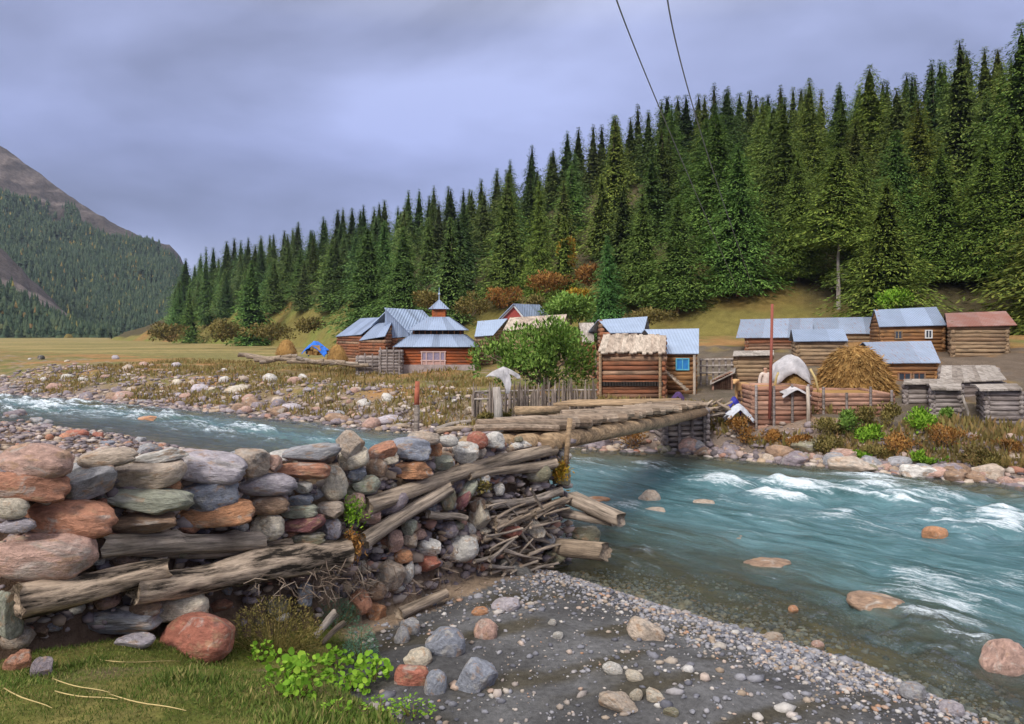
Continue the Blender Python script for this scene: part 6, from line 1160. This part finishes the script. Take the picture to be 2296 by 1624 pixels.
for i, (x0, y0, x1, y1, lab) in enumerate([(20, 850, 265, 960, 'yellow straw stalk lying at the lower left corner'), (270, 800, 560, 880, 'long yellow straw stalk starting at the purple-brown stone'), (560, 880, 950, 975, 'long straw stalk running to the bottom edge of the photo'), (510, 702, 920, 716, 'pale straw stalk lying level below the red-brown boulder'), (280, 865, 600, 915, 'short straw stalk under the long yellow one')]):
    pts = []
    for t in np.linspace(0, 1, 9): p = hit(*zc(7, x0 + (x1 - x0) * t, y0 + (y1 - y0) * t + 8 * math.sin(t * 5))); pts.append(p + Vector((0, 0, .022)))
    mb = MB(); mb.tube(pts, [.004] * 6 + [.0035, .003, .002], 5); tag(mb.build('straw_stalk', M['straw'], None, True), lab, 'straw')
p = hit(92, 806); stone('meadow_boulder', 'single dark brown boulder on the meadow at the left', 'boulder', (p.x, p.y, p.z + .1), 14 * p.y / FOC, 15 * p.y / FOC, .6, 0, 'dark', True)
# ------------------------------------------------------------------ calf and villager
def skin(name, nodes, edges, sub=2):
    """nodes: (x, y, z, radius); root first; returns a mesh of one continuous skin"""
    me = bpy.data.meshes.new(name); me.from_pydata([n[:3] for n in nodes], edges, []); o = bpy.data.objects.new(name, me); COL.objects.link(o); m_ = o.modifiers.new('s', 'SKIN'); o.modifiers.new('b', 'SUBSURF').levels = sub; o.modifiers['b'].render_levels = sub
    if not me.skin_vertices: me.attributes  # the modifier adds the layer
    lay = me.skin_vertices[0].data if me.skin_vertices else None
    if lay is None:
        bpy.context.view_layer.objects.active = o; bpy.ops.mesh.customdata_skin_add(); lay = me.skin_vertices[0].data
    for i, n in enumerate(nodes): lay[i].radius = (n[3], n[3]); lay[i].use_root = (i == 0)
    dg = bpy.context.evaluated_depsgraph_get(); r = bpy.data.meshes.new_from_object(o.evaluated_get(dg)); r.name = name; bpy.data.objects.remove(o); r.polygons.foreach_set('use_smooth', [True] * len(r.polygons)); return r
calf_n = [(0, 0, .62, .17), (.30, 0, .64, .165), (.42, 0, .70, .12), (.58, 0, .83, .075), (.68, 0, .88, .085), (.80, 0, .80, .055), (.86, 0, .765, .045), (-.28, 0, .63, .16), (-.42, 0, .64, .12),
  (.34, .11, .50, .075), (.34, .11, .30, .042), (.35, .11, .16, .032), (.36, .11, .02, .036), (.34, -.11, .50, .075), (.31, -.11, .30, .042), (.31, -.11, .16, .032), (.32, -.11, .02, .036),
  (-.36, .11, .50, .09), (-.34, .11, .36, .055), (-.43, .11, .24, .036), (-.40, .11, .02, .036), (-.36, -.11, .50, .09), (-.34, -.11, .36, .055), (-.46, -.11, .24, .036), (-.44, -.11, .02, .036),
  (-.50, 0, .62, .028), (-.54, 0, .42, .018), (-.54, 0, .26, .028), (.66, .14, .90, .024), (.66, -.14, .90, .024)]
calf_e = [(0, 1), (1, 2), (2, 3), (3, 4), (4, 5), (5, 6), (0, 7), (7, 8), (1, 9), (9, 10), (10, 11), (11, 12), (1, 13), (13, 14), (14, 15), (15, 16), (7, 17), (17, 18), (18, 19), (19, 20), (7, 21), (21, 22), (22, 23), (23, 24), (8, 25), (25, 26), (26, 27), (4, 28), (4, 29)]
p = PT(*zc(4, 303, 915), 26.2); cf = link('calf', skin('calf', calf_n, calf_e), m_plain('tan_hide', (.46, .27, .12), .85, .3, 3)); cf.location = (p.x, p.y, p.z); cf.rotation_euler = (0, 0, R(-128)); tag(cf, 'tan calf standing on bare ground left of the pinkish log wall', 'calf')
def villager(loc, h, yaw):
    o = empty('person', loc, 'dark-haired person in a pale top standing behind the pinkish log wall by the red pole', 'person'); o.rotation_euler = (0, 0, yaw); s_ = h / 1.7; N, E = [], []
    def nd(x, y, z, r, par=None):
        N.append((x * s_, y * s_, z * s_, r * s_)); 
        if par is not None: E.append((par, len(N) - 1))
        return len(N) - 1
    pel = nd(0, 0, .92, .13); ch = nd(0, 0, 1.20, .135, pel); sh = nd(0, .01, 1.40, .10, ch); ne = nd(0, 0, 1.48, .055, sh); hd = nd(0, -.01, 1.56, .082, ne); nd(0, -.01, 1.64, .075, hd)
    for sx in (-1, 1):
        a = nd(sx * .19, 0, 1.38, .055, sh); b = nd(sx * .25, .02, 1.12, .042, a); c = nd(sx * .24, -.10, .90, .030, b); hnd = nd(sx * .235, -.14, .84, .034, c)
        for f in range(4): k1 = nd(sx * (.215 + .014 * f), -.17, .79, .0095, hnd); nd(sx * (.215 + .014 * f), -.165, .75 + .006 * abs(f - 1), .008, k1)
        nd(sx * .20, -.17, .83, .010, hnd)
        l = nd(sx * .09, 0, .84, .095, pel); k = nd(sx * .10, -.02, .48, .058, l); an = nd(sx * .10, .02, .09, .040, k); nd(sx * .10, -.12, .04, .038, an)
    link('body', skin('body', N, E), m_plain('skin', (.42, .24, .16), .7, .1), o)
    N, E = [], []
    pe = nd(0, 0, .78, .19); c = nd(0, 0, 1.0, .165, pe); d = nd(0, 0, 1.22, .158, c); e = nd(0, .01, 1.41, .115, d)
    for sx in (-1, 1): a = nd(sx * .19, 0, 1.385, .068, e); b = nd(sx * .25, .02, 1.12, .055, a); nd(sx * .242, -.08, .94, .045, b)
    link('shirt', skin('shirt', N, E), m_plain('pale_shirt', (.58, .48, .42), .9), o)
    N, E = [], []; pe = nd(0, 0, .86, .125)
    for sx in (-1, 1): l = nd(sx * .09, 0, .80, .108, pe); k = nd(sx * .10, -.02, .48, .075, l); nd(sx * .10, .02, .12, .062, k)
    link('trousers', skin('trousers', N, E), m_plain('orange_trousers', (.34, .15, .07), .9), o)
    N, E = [], []; a = nd(0, .02, 1.62, .088); b = nd(0, .045, 1.55, .07, a); nd(0, .05, 1.48, .045, b); link('hair', skin('hair', N, E), m_plain('black_hair', (.012, .010, .010), .6), o)
    mb = MB()
    for sx in (-1, 1): mb.tube([(sx * .03 * s_, -.088 * s_, 1.575 * s_), (sx * .03 * s_, -.096 * s_, 1.575 * s_)], .010 * s_, 6)
    me = bpy.data.meshes.new('eyes'); me.from_pydata(mb.v, [], mb.f); link('eyes', me, M['dark'], o); mb = MB(); mb.tube([(0, -.085 * s_, 1.565 * s_), (0, -.112 * s_, 1.53 * s_)], [.009 * s_, .014 * s_], 6); me = bpy.data.meshes.new('nose'); me.from_pydata(mb.v, [], mb.f); link('nose', me, bpy.data.materials['skin'], o)
xv = X(zc(4, 462, 0)[0], 26.9); villager((xv, 26.9, Zv(zc(4, 0, 640)[1], 26.9) - 1.72), 1.7, R(20))
# ------------------------------------------------------------------ air
mb = MB(); mb.box((0, 0, 236), (3060, 3060, 484)); hz = mb.build('haze', None); g = NT('haze_air'); pv_ = g.n('ShaderNodeVolumePrincipled', {'Color': (.60, .70, .92, 1), 'Density': .00011}); g.t.links.new(pv_.outputs[0], g.o.inputs['Volume']); hz.data.materials.append(g.m); tag(hz, 'thin bluish air filling the valley', 'haze', None, 'stuff')
